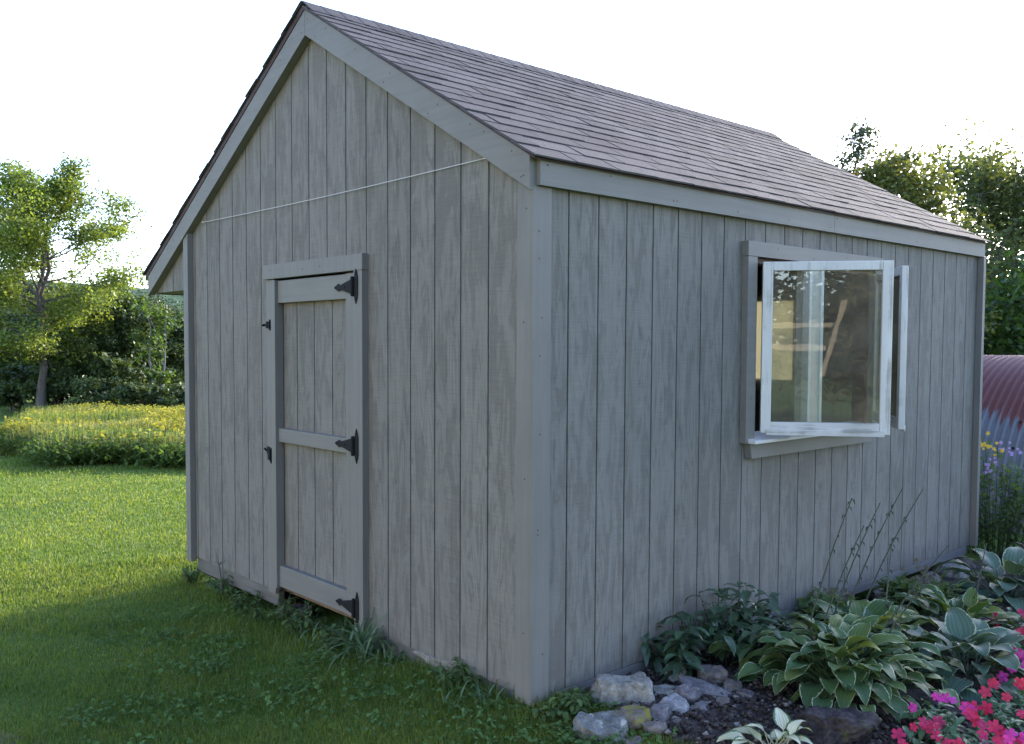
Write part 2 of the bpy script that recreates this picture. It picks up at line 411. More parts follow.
class MB:
    """collects polygons (with material index and uv) into one mesh"""
    def __init__(self):
        self.v, self.f, self.mi, self.uv = [], [], [], []
    def poly(self, pts, mi=0, uvs=None):
        n = len(self.v)
        self.v += [tuple(p) for p in pts]
        self.f.append(tuple(range(n, n + len(pts))))
        self.mi.append(mi)
        self.uv.append(uvs)
    def add(self, verts, faces, mi=0, uvs=None):
        n = len(self.v)
        self.v += [tuple(p) for p in verts]
        for i, fc in enumerate(faces):
            self.f.append(tuple(n + j for j in fc))
            self.mi.append(mi)
            self.uv.append([uvs[j] for j in fc] if uvs else None)
    def box(self, lo, hi, mi=0, mat=None):
        x0, y0, z0 = lo; x1, y1, z1 = hi
        vs = [(x0, y0, z0), (x1, y0, z0), (x1, y1, z0), (x0, y1, z0), (x0, y0, z1), (x1, y0, z1), (x1, y1, z1), (x0, y1, z1)]
        if mat is not None:
            vs = [tuple(mat @ Vector(p)) for p in vs]
        self.add(vs, [(0, 3, 2, 1), (4, 5, 6, 7), (0, 1, 5, 4), (1, 2, 6, 5), (2, 3, 7, 6), (3, 0, 4, 7)], mi)
    def prism(self, outline, ext, mi=0):
        """outline: 3D points in a plane; ext: extrusion vector"""
        n = len(outline)
        e = Vector(ext)
        a = [Vector(p) for p in outline]
        nrm = Vector((0, 0, 0))
        for i in range(n):
            nrm += a[i].cross(a[(i + 1) % n])
        if nrm.dot(e) > 0:
            a.reverse()
        bb = [p + e for p in a]
        fs = [tuple(range(n)), tuple(range(2 * n - 1, n - 1, -1))]
        for i in range(n):
            j = (i + 1) % n
            fs.append((i, i + n, j + n, j))
        self.add(a + bb, fs, mi)
    def tube(self, pts, rad, sides=6, mi=0, cap=True):
        pts = [Vector(p) for p in pts]
        rad = rad if isinstance(rad, (list, tuple)) else [rad] * len(pts)
        base = len(self.v)
        for i, p in enumerate(pts):
            t = (pts[min(i + 1, len(pts) - 1)] - pts[max(i - 1, 0)]).normalized()
            r = Vector((0, 0, 1)) if abs(t.z) < 0.9 else Vector((1, 0, 0))
            u = t.cross(r).normalized(); w_ = t.cross(u)
            for k in range(sides):
                a = 2 * math.pi * k / sides
                self.v.append(tuple(p + (u * math.cos(a) + w_ * math.sin(a)) * rad[i]))
        for i in range(len(pts) - 1):
            for k in range(sides):
                k2 = (k + 1) % sides
                self.f.append((base + i * sides + k, base + i * sides + k2, base + (i + 1) * sides + k2, base + (i + 1) * sides + k))
                self.mi.append(mi); self.uv.append(None)
        if cap:
            self.f.append(tuple(base + k for k in reversed(range(sides)))); self.mi.append(mi); self.uv.append(None)
            self.f.append(tuple(base + (len(pts) - 1) * sides + k for k in range(sides))); self.mi.append(mi); self.uv.append(None)
    def disc(self, c, nrm, r, h=0.002, mi=0, sides=8):
        n = Vector(nrm).normalized()
        self.tube([Vector(c), Vector(c) + n * h], r, sides, mi)
    def build(self, name, mats, parent=None, smooth=False, bevel=0.0):
        me = bpy.data.meshes.new(name)
        me.from_pydata(self.v, [], self.f)
        me.polygons.foreach_set('material_index', self.mi)
        if any(u is not None for u in self.uv):
            ul = me.uv_layers.new(name='UVMap')
            flat = []
            for fc, u in zip(self.f, self.uv):
                for k in range(len(fc)):
                    flat += list(u[k]) if u else [0.5, 0.5]
            ul.data.foreach_set('uv', flat)
        if smooth:
            me.polygons.foreach_set('use_smooth', [True] * len(me.polygons))
        me.update()
        o = link(name, me, mats, parent)
        if bevel:
            md = o.modifiers.new('soft edges', 'BEVEL')
            md.width = bevel; md.segments = 2; md.limit_method = 'ANGLE'; md.angle_limit = R(40)
        return o

def np_mesh(name, V, F, mats, parent=None, mi=None, smooth=False, UV=None):
    """V (n,3), F (m,k) constant k"""
    me = bpy.data.meshes.new(name)
    V = np.asarray(V, np.float32); F = np.asarray(F, np.int32)
    me.vertices.add(len(V)); me.vertices.foreach_set('co', V.ravel())
    k = F.shape[1]
    me.loops.add(F.size); me.loops.foreach_set('vertex_index', F.ravel())
    me.polygons.add(len(F))
    me.polygons.foreach_set('loop_start', np.arange(0, F.size, k, dtype=np.int32))
    me.polygons.foreach_set('loop_total', np.full(len(F), k, np.int32))
    if mi is not None:
        me.polygons.foreach_set('material_index', np.asarray(mi, np.int32))
    if smooth:
        me.polygons.foreach_set('use_smooth', np.ones(len(F), bool))
    if UV is not None:
        ul = me.uv_layers.new(name='UVMap'); ul.data.foreach_set('uv', np.asarray(UV, np.float32).ravel())
    me.update(calc_edges=True)
    return link(name, me, mats, parent)

# ------------------------------------------------------------------ terrain
def sstep(a, b_, x):
    t = np.clip((x - a) / (b_ - a), 0, 1)
    return t * t * (3 - 2 * t)

def gz(x, y):
    x = np.asarray(x, float); y = np.asarray(y, float)
    r = np.hypot(x - CAM[0], y - CAM[1])
    z = -0.16 + 0.0 * x
    z = z + 0.06 * np.exp(-((x - 0.1) ** 2 + (y + 0.35) ** 2) / 1.2)             # raised earth at the near corner
    z = z + 0.07 * np.exp(-(x / 0.5) ** 2 - ((y - 0.6) / 0.75) ** 2)
    z = z + 0.05 * np.exp(-((x - 1.6) ** 2 + (y + 0.9) ** 2) / 2.0)
    z = z - 0.10 * sstep(5, 12.5, r)
    z = z - 1.15 * sstep(12.6, 36, r) - 0.03 * sstep(12.6, 13.6, r)
    z = z + 0.02 * np.sin(x * 1.3 + 0.7 * y) * np.cos(0.9 * y - 0.4 * x) * sstep(2, 6, r)
    z = z + 0.35 * np.sin(x * 0.07) * np.cos(y * 0.06 + 1) * sstep(40, 90, r)
    return z

def gz1(x, y):
    return float(gz(x, y))

rad = np.concatenate([[0.0], np.geomspace(0.25, 900, 130)])
nth = 240
th = np.linspace(0, 2 * np.pi, nth, endpoint=False)
X = CAM[0] + rad[:, None] * np.cos(th)[None]; Y = CAM[1] + rad[:, None] * np.sin(th)[None]
V = np.stack([X, Y, gz(X, Y)], -1).reshape(-1, 3)
i, j = np.meshgrid(np.arange(len(rad) - 1), np.arange(nth), indexing='ij')
j2 = (j + 1) % nth
F = np.stack([i * nth + j, (i + 1) * nth + j, (i + 1) * nth + j2, i * nth + j2], -1).reshape(-1, 4)
o = np_mesh('ground', V, F, M['lawn'], smooth=True)
tag(o, kind='structure')

def patch(name, fn_in, x0, x1, y0, y1, step, mat, lift, rough):
    """a sheet that follows the ground inside an outline"""
    nx = int((x1 - x0) / step) + 1; ny = int((y1 - y0) / step) + 1
    xs = np.linspace(x0, x1, nx); ys = np.linspace(y0, y1, ny)
    Xg, Yg = np.meshgrid(xs, ys, indexing='ij')
    inside = fn_in(Xg, Yg)
    nz = np.array([noise.fractal(Vector((x * 5, y * 5, 1.7)), 1.0, 2.0, 4) for x, y in zip(Xg.ravel(), Yg.ravel())]).reshape(Xg.shape)
    Z = gz(Xg, Yg) + lift + np.minimum(inside, 1) * rough * (nz + 0.4)
    Z = np.where(inside > 0, Z, gz(Xg, Yg) - 0.05)
    keep = inside > -0.15
    idx = np.arange(nx * ny).reshape(nx, ny)
    q = np.stack([idx[:-1, :-1], idx[1:, :-1], idx[1:, 1:], idx[:-1, 1:]], -1).reshape(-1, 4)
    kk = keep.ravel()
    q = q[kk[q].all(1)]
    return np_mesh(name, np.stack([Xg, Yg, Z], -1).reshape(-1, 3), q, mat, smooth=True)

def wob(x, y, s=2.0, k=0.0):
    return np.sin(x * s + 1.3 + k) * np.cos(y * s * 1.2 + 0.4) + 0.5 * np.sin(x * s * 2.3 + y * s * 1.9 + k)

def garden_in(x, y):
    e1 = x - (0.22 - 0.25 * (y + 0.3)) - 0.06 * wob(x, y, 4)
    return np.minimum(np.minimum(e1, 7.0 - x), np.minimum(0.12 - y, y + 2.6)) * 3
o = patch('garden_soil', garden_in, -0.2, 7.2, -2.7, 0.2, 0.035, M['soil'], 0.008, 0.03)
tag(o, kind='structure')
def dirt_in(x, y):
    return 1 - np.hypot((x + 2.08) / 0.42, (y - 1.42) / 0.30) - 0.28 * wob(x, y, 5) - 0.15 * wob(x, y, 13, 2)
o = patch('bare_dirt', dirt_in, -3.2, -1.0, 0.6, 2.4, 0.03, M['dirt'], 0.005, 0.01)
tag(o, kind='structure')

# ------------------------------------------------------------------ SHED
S = 0.2032
LX = 4.88           # length along X
LY = 3.66          # gable width along Y
RIDGE = 1.884
def zu(y):          # upper edge of the rake boards
    return 3.55 - (0.594 * (RIDGE - y) if y < RIDGE else 0.582 * (y - RIDGE))
shed = empty('shed', (0, 0, 0))
tag(shed, 'grey stained board shed with a plank door and an open casement window', 'shed')

GAP = 0.0045
def plank_wall(name, planks, mk, back, mats):
    """planks: list of outlines in 2D (a, z); mk maps (a, z, depth) to 3D"""
    mb = MB()
    for ol in planks:
        pts = [mk(a, z, 0.0) for a, z in ol]
        ext = Vector(mk(0, 0, 0.014)) - Vector(mk(0, 0, 0.0))
        mb.prism(pts, ext, 0)
    for ol in back:
        pts = [mk(a, z, 0.0145) for a, z in ol]
        ext = Vector(mk(0, 0, 0.03)) - Vector(mk(0, 0, 0.0))
        mb.prism(pts, ext, 1)
    return mb.build(name, mats, shed, bevel=0.0015)

def gable_outline(y0, y1, zb, drop=0.05):
    ys = [y0, y1]
    top = [(y1, zu(y1) - drop)]
    if y0 < RIDGE < y1:
        top.append((RIDGE, zu(RIDGE) - drop))
    top.append((y0, zu(y0) - drop))
    return [(y0, zb), (y1, zb)] + top

DOOR = (1.40, 2.345, 2.006)
cuts = [0.004, 0.1136] + [0.3168 + S * k for k in range(0, 17)] + [LY - 0.005]
cuts = [c for c in cuts if c <= LY]
planks = []
for a, c in zip(cuts[:-1], cuts[1:]):
    a2, c2 = a + GAP, c - GAP
    if c2 - a2 < 0.01: continue
    spans = []
    segs = [(a2, min(c2, DOOR[0])), (max(a2, DOOR[0]), min(c2, DOOR[1])), (max(a2, DOOR[1]), c2)]
    for k, (s0, s1) in enumerate(segs):
        if s1 - s0 > 0.004:
            planks.append(gable_outline(s0, s1, DOOR[2] if k == 1 else 0.0))
back = [gable_outline(0.004, DOOR[0], 0.01), gable_outline(DOOR[0], DOOR[1], DOOR[2] + .004), gable_outline(DOOR[1], LY - .005, 0.01)]
plank_wall('siding_wall', planks, lambda a, z, dd: (dd, a, z), back, [M['siding'], M['dark_gap']])
# far gable, with a small window hole behind a blind
FW_ = (1.56, 2.02, 1.28, 2.02)
planks = []
back = [gable_outline(0.004, FW_[0], 0.0), gable_outline(FW_[1], LY - .005, 0.0), [(FW_[0], 0.0), (FW_[1], 0.0), (FW_[1], FW_[2]), (FW_[0], FW_[2])], gable_outline(FW_[0], FW_[1], FW_[3])]
mb = MB()
for ol in back:
    mb.prism([(LX, a, z) for a, z in ol], (-0.03, 0, 0), 0)
mb.build('siding_wall', [M['siding']], shed)
# window wall
WO = (1.695, 3.095, 1.075, 2.095)
TOPZ = 2.40
cuts = [0.02] + [0.0049 + S * k for k in range(1, 24)] + [LX - 0.003]
planks = []
for a, c in zip(cuts[:-1], cuts[1:]):
    a2, c2 = a + GAP, c - GAP
    for k, (s0, s1) in enumerate([(a2, min(c2, WO[0])), (max(a2, WO[0]), min(c2, WO[1])), (max(a2, WO[1]), c2)]):
        if s1 - s0 < 0.004: continue
        zs = [(0.0, TOPZ)] if k != 1 else [(0.0, WO[2]), (WO[3], TOPZ)]
        for z0, z1 in zs:
            planks.append([(s0, z0), (s1, z0), (s1, z1), (s0, z1)])
back = [[(0.035, 0.01), (WO[0], 0.01), (WO[0], TOPZ), (0.035, TOPZ)], [(WO[1], 0.01), (LX - .032, 0.01), (LX - .032, TOPZ), (WO[1], TOPZ)],
        [(WO[0], 0.01), (WO[1], 0.01), (WO[1], WO[2]), (WO[0], WO[2])], [(WO[0], WO[3]), (WO[1], WO[3]), (WO[1], TOPZ), (WO[0], TOPZ)]]
plank_wall('siding_wall', planks, lambda a, z, dd: (a, dd, z), back, [M['siding'], M['dark_gap']])
# back wall
mb = MB()
mb.box((0.035, LY - 0.03, 0.0), (LX - 0.032, LY, 2.40), 0)
mb.build('siding_wall', [M['siding']], shed)
# floor inside
mb = MB(); mb.box((0.05, 0.05, -0.005), (LX - 0.035, LY - 0.035, 0.03)); mb.build('floor', M['inside'], shed)
# inside lining boards with studs
mb = MB()
for k in range(10):
    x = 0.1 + 0.5 * k
    mb.box((x, LY - 0.12, 0.03), (x + 0.04, LY - 0.032, 2.3))
for k in range(7):
    y = 0.3 + 0.55 * k
    if abs(y - 1.8) > 0.3:
        mb.box((LX - 0.12, y, 0.03), (LX - 0.032, y + 0.04, 2.3))
mb.box((LX - 0.12, 0.1, 2.1), (LX - 0.034, LY - 0.13, 2.19))
mb.box((0.1, LY - 0.115, 1.15), (LX - 0.13, LY - 0.034, 1.19))
mb.build('wall_stud', M['inside'], shed)

def nails(mb, pts, nrm, mi=1, r=0.004):
    for p in pts:
        mb.disc(p, nrm, r, 0.0015, mi, 7)

# rake boards: (front face at x=-0.055)
def rake(ya, yb, x0, x1, mats, nn=(-1, 0, 0)):
    mb = MB()
    h = 0.147
    mb.prism([(x0, ya, zu(ya)), (x0, yb, zu(yb)), (x0, yb, zu(yb) - h), (x0, ya, zu(ya) - h)], (x1 - x0, 0, 0), 0)
    pts = []
    L = abs(yb - ya)
    for t in (0.02, 0.028, 0.06, 0.16, 0.21, 0.34, 0.38, 0.55, 0.58, 0.72, 0.88, 0.94, 0.985):
        y = ya + (yb - ya) * t
        pts.append((x0, y, zu(y) - random.choice([0.03, 0.05, 0.10, 0.118]) - random.uniform(-.006, .006)))
    if nn: nails(mb, pts, nn)
    mb.build('rake_board', mats, shed, bevel=0.003)
rk = [M['trim_Y'], M['nail']]
rake(-0.012, RIDGE - 0.0015, -0.055, -0.002, rk)
rake(4.337, RIDGE + 0.0015, -0.055, -0.002, rk)
rake(-0.012, RIDGE - 0.0015, LX + 0.045, LX + 0.002, rk, None)
rake(4.337, RIDGE + 0.0015, LX + 0.045, LX + 0.002, rk, None)

# eave fascia above the window wall
mb = MB()
mb.box((-0.012, -0.036, 2.297), (2.55, -0.002, 2.415)); mb.box((2.5525, -0.036, 2.297), (LX + 0.045, -0.002, 2.415))
pts = []
for x in (0.03, 0.035, 0.45, 0.93, 0.96, 1.5, 2.02, 2.5, 2.58, 3.1, 3.7, 4.3, 4.85):
    pts.append((x, -0.036, random.choice([2.33, 2.385]) + random.uniform(-.006, .006)))
nails(mb, pts, (0, -1, 0))
mb.build('fascia_board', [M['trim_X'], M['nail']], shed, bevel=0.003)
# overhanging eave on the far side: fascia, soffit and the siding tail under the rake
mb = MB(); mb.box((-0.0015, 4.30, 1.985), (LX, 4.335, 2.105)); mb.build('fascia_board', M['trim_X'], shed)
mb = MB(); mb.box((0.016, LY + 0.021, 1.993), (LX - 0.02, 4.299, 2.006)); mb.build('soffit', M['trim_X'], shed)
planks = []
for a, c in ((LY + 0.021, 3.9735), (3.9735, 4.1767), (4.1767, 4.299)):
    planks.append(gable_outline(a + GAP, c - GAP, 1.994))
plank_wall('eave_return', planks, lambda a, z, dd: (dd, a, z), [gable_outline(LY + 0.021, 4.299, 1.999)], [M['siding'], M['dark_gap']])

# corner boards
mb = MB(); mb.box((-0.030, -0.0005, -0.022), (-0.0005, 0.090, 2.40)); mb.box((-0.030, -0.013, -0.022), (0.084, -0.001, 2.296))
pts = [(0.035 + random.uniform(-.03, .03), -0.013, z) for z in (0.2, 0.75, 0.77, 1.2, 1.55, 1.72, 1.98, 2.1)]
nails(mb, pts, (0, -1, 0))
nails(mb, [(-0.030, 0.05 + random.uniform(-.02, .02), z) for z in (0.3, 1.0, 1.7, 2.2)], (-1, 0, 0))
mb.build('corner_board', [M['trim_Z'], M['nail']], shed, bevel=0.002)
mb = MB(); mb.box((-0.044, 3.602, -0.03), (-0.0005, LY + 0.020, 2.44)); mb.box((-0.0004, LY + 0.0005, -0.03), (0.09, LY + 0.020, 2.36)); mb.build('corner_board', M['trim_Z'], shed, bevel=0.003)
mb = MB(); mb.box((LX - 0.005, -0.048, -0.0), (LX + 0.042, -0.0025, 2.296)); mb.box((LX + .0005, -0.002, 0), (LX + 0.042, 0.09, 2.38)); mb.build('corner_board', M['trim_Z'], shed, bevel=0.002)

# skirt timbers
mb = MB(); mb.box((0.10, -0.0005, -0.062), (LX - 0.055, 0.04, -0.003)); mb.build('skirt_board', M['skirt'], shed, bevel=0.003)
for ya, yb in ((0.10, 1.36), (2.36, 3.60)):
    mb = MB(); mb.box((0.006, ya, -0.10), (0.05, yb, -0.003)); mb.build('skirt_board', M['skirtY'], shed, bevel=0.004)
mb = MB()
for y in (0.3, 1.2, 2.5, 3.4):
    mb.box((0.06, y, -0.14), (LX - 0.06, y + 0.09, -0.006))
mb.build('floor_joist', M['redwood'], shed)

# roof deck + shingles
XR0, XR1 = -0.060, LX + 0.058
YE0, YE1 = -0.048, 4.372
mb = MB()
mb.prism([(XR0, YE0, zu(YE0) + 0.001), (XR0, RIDGE, zu(RIDGE) + 0.001), (XR0, YE1, zu(YE1) + 0.001), (XR0, YE1, zu(YE1) + 0.038), (XR0, RIDGE + 0.01, zu(RIDGE) + 0.033), (XR0, RIDGE, zu(RIDGE) + 0.012), (XR0, YE0, zu(YE0) + 0.009)], (XR1 - XR0, 0, 0))
roof = mb.build('roof', M['redwood'], shed)
def shingle_slope(side):
    mb = MB()
    if side == 0:
        ye, sl = -0.062, 0.594
        sgn = 1
    else:
        ye, sl = 4.388, 0.582
        sgn = -1
    L = abs(RIDGE - ye) * math.sqrt(1 + sl * sl)
    along = Vector((0, sgn, sl)).normalized()
    nrm = Vector((0, -sgn * sl, 1)).normalized()
    e0 = Vector((0, ye, zu(ye) + (0.010 if side == 0 else 0.040)))
    expo = 0.138
    n = int(L / expo) + 1
    tabw = 0.29
    # starter slab under everything so no gaps show
    for c in range(n):
        s0 = c * expo + random.uniform(-.003, .003)
        s1 = min(s0 + expo + 0.035, L)
        offx = (c * 0.145 + (0.03 if c % 3 == 0 else 0)) % tabw
        x = XR0 - 0.014 - offx
        while x < XR1 + 0.014:
            xa = max(x + 0.004, XR0 - 0.014 + random.uniform(-.004, .003)); xb = min(x + tabw - 0.004, XR1 + 0.014 + random.uniform(-.003, .004))
            x += tabw
            if xb - xa < 0.01: continue
            t = random.uniform(0.0075, 0.0105)
            lift = random.uniform(0.0, 0.002)
            ds = random.uniform(-.003, .003)
            p = []
            for xx, ss, hh in ((xa, s0 + ds, 0.006 + lift), (xb, s0 + ds, 0.006 + lift + random.uniform(-.0015, .002)), (xb, s1, 0.0), (xa, s1, 0.0)):
                p.append(e0 + Vector((xx, 0, 0)) + along * ss + nrm * hh)
            q = [v + nrm * t for v in p]
            f = [(0, 3, 2, 1), (4, 5, 6, 7), (0, 1, 5, 4), (1, 2, 6, 5), (2, 3, 7, 6), (3, 0, 4, 7)]
            if sgn < 0: f = [tuple(reversed(ff)) for ff in f]
            mb.add(p + q, f)
    return mb.build('shingles', M['shingle'], roof)
shingle_slope(0); shingle_slope(1)
mb = MB()
nrc = 41
for k in range(nrc):
    xa = XR0 - 0.016 + k * (XR1 - XR0 + 0.02) / nrc
    xb = xa + (XR1 - XR0) / nrc + 0.03
    if xb > XR1 + 0.015: xb = XR1 + 0.015
    ht = 0.006
    z0 = zu(RIDGE) + 0.040
    w_ = 0.115
    pr = [(-w_, -0.6 * w_ - 0.008), (-0.02, -0.005), (0.0, 0.006), (0.02, 0.004), (w_, -0.585 * w_ + 0.016)]
    rise = 0.002
    ol0 = [(xa, RIDGE + a, z0 + z + rise) for a, z in pr]; ol1 = [(xb, RIDGE + a, z0 + z) for a, z in pr]
    lo0 = [(x, y, z - ht - rise * 0.6) for x, y, z in ol0]; lo1 = [(x, y, z - ht) for x, y, z in ol1]
    n5 = 5
    vs = ol0 + ol1 + lo0 + lo1
    fs = []
    for q in range(4):
        fs.append((q, q + 5, q + 6, q + 1)); fs.append((q + 10, q + 11, q + 16, q + 15)); fs.append((q, q + 1, q + 11, q + 10)); fs.append((q + 5, q + 15, q + 16, q + 6))
    fs += [(0, 10, 15, 5), (4, 9, 19, 14)]
    mb.add(vs, fs)
mb.build('ridge_cap', M['shingle'], roof)

# ---------------- door
mb = MB()
mb.box((-0.043, 1.311, 2.006), (-0.0005, 2.447, 2.096))
nails(mb, [(-0.043, 1.75, 2.05), (-0.043, 1.95, 2.045), (-0.043, 2.35, 2.06)], (-1, 0, 0))
mb.box((-0.040, 1.316, -0.015), (-0.0006, 1.402, 2.0045)); mb.box((-0.022, 2.348, -0.01), (-0.0006, 2.445, 2.0045))
mb.build('door_frame', [M['trim_Z'], M['nail']], shed, bevel=0.003)
door = MB()
dy = [1.41, 1.50, 1.706, 1.91, 2.114, 2.287]
for a, c in zip(dy[:-1], dy[1:]):
    door.prism([(0.012, a + GAP, 0.05), (0.012, c - GAP, 0.05), (0.012, c - GAP, 1.995), (0.012, a + GAP, 1.995)], (0.014, 0, 0), 0)
door.prism([(0.0265, 1.41, 0.05), (0.0265, 2.335, 0.05), (0.0265, 2.335, 1.995), (0.0265, 1.41, 1.995)], (0.012, 0, 0), 1)
door = door.build('door', [M['siding'], M['dark_gap']], shed, bevel=0.0015)
mb = MB(); mb.box((-0.030, 1.409, 0.05), (0.0115, 1.499, 1.995)); mb.build('stile', M['trim_Z'], door, bevel=0.003)
mb = MB(); mb.box((-0.048, 2.285, 0.042), (0.0115, 2.338, 1.995)); mb.build('stile', M['trim_Z'], door, bevel=0.003)
for z0, z1 in ((1.852, 1.992), (0.978, 1.064), (0.052, 0.187)):
    mb = MB(); mb.box((-0.028, 1.4995, z0), (0.0113, 2.2845, z1)); mb.build('rail', M['trim_Y'], door, bevel=0.004)

def hinge(z):
    mb = MB()
    x0, x1 = -0.046, -0.041
    # butt plate on the casing, with pointed ends
    y = 1.372
    mb.prism([(x0, y - 0.018, z - 0.05), (x0, y - 0.010, z - 0.075), (x0, y, z - 0.098), (x0, y + 0.010, z - 0.075), (x0, y + 0.016, z - 0.05),
              (x0, y + 0.016, z + 0.05), (x0, y + 0.010, z + 0.075), (x0, y, z + 0.098), (x0, y - 0.010, z + 0.075), (x0, y - 0.018, z + 0.05)], (x1 - x0, 0, 0))
    # pin barrel
    mb.tube([(-0.050, 1.399, z - 0.055), (-0.050, 1.399, z + 0.055)], 0.0095, 10)
    for k in (-0.036, -0.012, 0.012, 0.036):
        mb.tube([(-0.050, 1.399, z + k - 0.0105), (-0.050, 1.399, z + k + 0.0105)], 0.0112, 10)
    # strap with spear tip
    xs0, xs1 = -0.042, -0.0365
    ol = [(1.405, -0.040), (1.445, -0.036), (1.50, -0.022), (1.535, -0.012), (1.555, -0.022), (1.582, -0.010), (1.602, 0.0)]
    pts = [(xs0, a, z + c) for a, c in ol] + [(xs0, a, z - c) for a, c in reversed(ol[:-1])]
    mb.prism(pts, (xs1 - xs0, 0, 0))
    mb.box((-0.0364, 1.42, z - 0.02), (-0.0305, 1.49, z + 0.02))
    for a, c in ((1.43, 0.02), (1.43, -0.02), (1.49, 0.0), (1.585, 0.0)):
        mb.disc((xs0, a, z + c), (-1, 0, 0), 0.006, 0.003, 0, 8)
    for c in (0.035, -0.035, 0.07, -0.07):
        mb.disc((x0, y, z + c), (-1, 0, 0), 0.0055, 0.003, 0, 8)
    return mb.build('hinge', M['iron'], door, bevel=0.001)
for z in (1.918, 1.03, 0.112):
    hinge(z)
mb = MB()   # small barrel bolt
z = 1.717
mb.box((-0.028, 2.352, z - 0.034), (-0.022, 2.402, z + 0.034)); mb.tube([(-0.038, 2.34, z), (-0.038, 2.45, z)], 0.009, 8); mb.box((-0.050, 2.356, z - 0.022), (-0.028, 2.374, z + 0.022)); mb.box((-0.050, 2.382, z - 0.022), (-0.028, 2.400, z + 0.022)); mb.tube([(-0.04, 2.43, z), (-0.062, 2.43, z - 0.004)], 0.005, 8)
mb.build('latch', M['iron'], shed)
mb = MB()   # gate latch
z = 0.891
mb.prism([(-0.030, 2.345, z - 0.062), (-0.030, 2.388, z - 0.062), (-0.030, 2.40, z - 0.01), (-0.030, 2.437, z + 0.0), (-0.030, 2.437, z + 0.045), (-0.030, 2.40, z + 0.040), (-0.030, 2.345, z + 0.03)], (0.0078, 0, 0))
mb.tube([(-0.034, 2.35, z + 0.01), (-0.034, 2.425, z + 0.018), (-0.050, 2.43, z + 0.035)], 0.007, 8); mb.tube([(-0.034, 2.37, z), (-0.036, 2.375, z - 0.05)], 0.006, 8)
mb.box((-0.054, 2.355, z - 0.035), (-0.0301, 2.382, z + 0.03))
mb.build('latch', M['iron'], shed)

# ---------------- window
mb = MB()
mb.box((1.600, -0.042, 2.095), (3.20, -0.0005, 2.178)); mb.box((1.604, -0.040, 1.05), (1.695, -0.0006, 2.0935)); mb.box((3.095, -0.040, 1.05), (3.188, -0.0006, 2.0935))
nails(mb, [(1.9, -0.042, 2.15), (2.3, -0.042, 2.12), (2.7, -0.042, 2.15), (1.65, -0.040, 1.7), (1.655, -0.04, 1.3)], (0, -1, 0))
wf = mb.build('window_frame', [M['trim_X'], M['nail']], shed, bevel=0.003)
mb = MB()   # apron, ends cut at a slant
mb.prism([(1.645, -0.045, 1.046), (3.10, -0.045, 1.046), (3.085, -0.045, 0.96), (1.662, -0.045, 0.96)], (0, 0.044, 0)); mb.build('apron', M['trim_X'], wf, bevel=0.002)
mb = MB()
mb.prism([(1.630, -0.085, 1.0475), (1.630, -0.085, 1.066), (1.630, 0.09, 1.092), (1.630, 0.09, 1.0475)], (1.49, 0, 0)); mb.build('sill', M['whiteX'], wf, bevel=0.003)
mb = MB()   # jamb lining and centre post
mb.box((1.6955, 0.0, 1.093), (1.722, 0.095, 2.094)); mb.box((3.068, 0.0, 1.093), (3.0945, 0.095, 2.094)); mb.box((1.7225, 0.0, 2.062), (3.0675, 0.095, 2.094))
mb.build('jamb', M['redwood'], wf, bevel=0.002)
mb = MB()
mb.box((2.335, -0.006, 1.093), (2.445, 0.09, 2.0615), 1)
mb.box((2.306, -0.016, 1.094), (2.3345, 0.03, 2.061)); mb.box((2.4455, -0.016, 1.094), (2.476, 0.03, 2.061))
mb.build('mullion', [M['bright_white'], M['white']], wf, bevel=0.002)

def sash(hx, hy, ang, sgn):
    """casement sash hinged at (hx,hy), opened by ang; sgn +1 hinge on its low-x side"""
    e = empty('window_sash'); e.parent = shed
    e.location = (hx, hy, 1.107)
    e.rotation_euler = (0, 0, -ang if sgn > 0 else math.pi + ang)
    W, H, T = 0.69, 0.958, 0.036
    y0, y1 = (-T, 0) if sgn > 0 else (0, T)
    mb = MB()
    mb.box((0, y0, 0.0), (0.055, y1, H)); mb.box((W - 0.055, y0, 0.0), (W, y1, H))
    mb.box((0.0555, y0 + .002, H - 0.05), (W - 0.0555, y1 - .002, H))
    mb.build('stile', M['white'], e, bevel=0.003)
    mb = MB()
    mb.box((0.0555, y0 + .002, 0.002), (W - 0.0555, y1 - .002, 0.062)); 
    ys = y0 if sgn > 0 else y1
    mb.box((0.03, min(ys, ys - 0.012 * sgn), -0.012), (W - 0.03, max(ys, ys - 0.012 * sgn), 0.022))
    mb.build('rail', M['whiteX'], e, bevel=0.003)
    mb = MB()
    yc = (y0 + y1) / 2
    mb.box((0.052, yc - 0.0018, 0.058), (W - 0.052, yc + 0.0018, H - 0.047))
    mb.build('pane', M['glass'], e)
    return e
sash(1.735, -0.045, R(50), 1)
sash(3.06, -0.045, R(38.5), -1)
mb = MB()
mb.box((LX - 0.05, FW_[0] - 0.02, FW_[2] - 0.02), (LX - 0.047, FW_[1] + 0.02, FW_[3] + 0.03)); mb.tube([(LX - 0.055, FW_[0] - 0.03, FW_[3] + 0.035), (LX - 0.055, FW_[1] + 0.03, FW_[3] + 0.035)], 0.015, 8)
mb.build('window_blind', M['blind'], shed)

# things inside the shed
wb = empty('workbench', (3.0, 2.9, 0.03))
tag(wb, 'dark workbench standing inside the shed, seen low through the open window', 'workbench')
mb = MB(); mb.box((-1.2, -0.35, 0.80), (1.5, 0.35, 0.85)); mb.box((-1.2, -0.36, 0.62), (1.5, -0.352, 0.798)); mb.build('bench_top', M['bench'], wb, bevel=0.004)
for x in (-1.1, 1.4):
    for y in (-0.28, 0.28):
        mb = MB(); mb.box((x - 0.04, y - 0.04, 0.0), (x + 0.04, y + 0.04, 0.799)); mb.build('leg', M['bench'], wb)

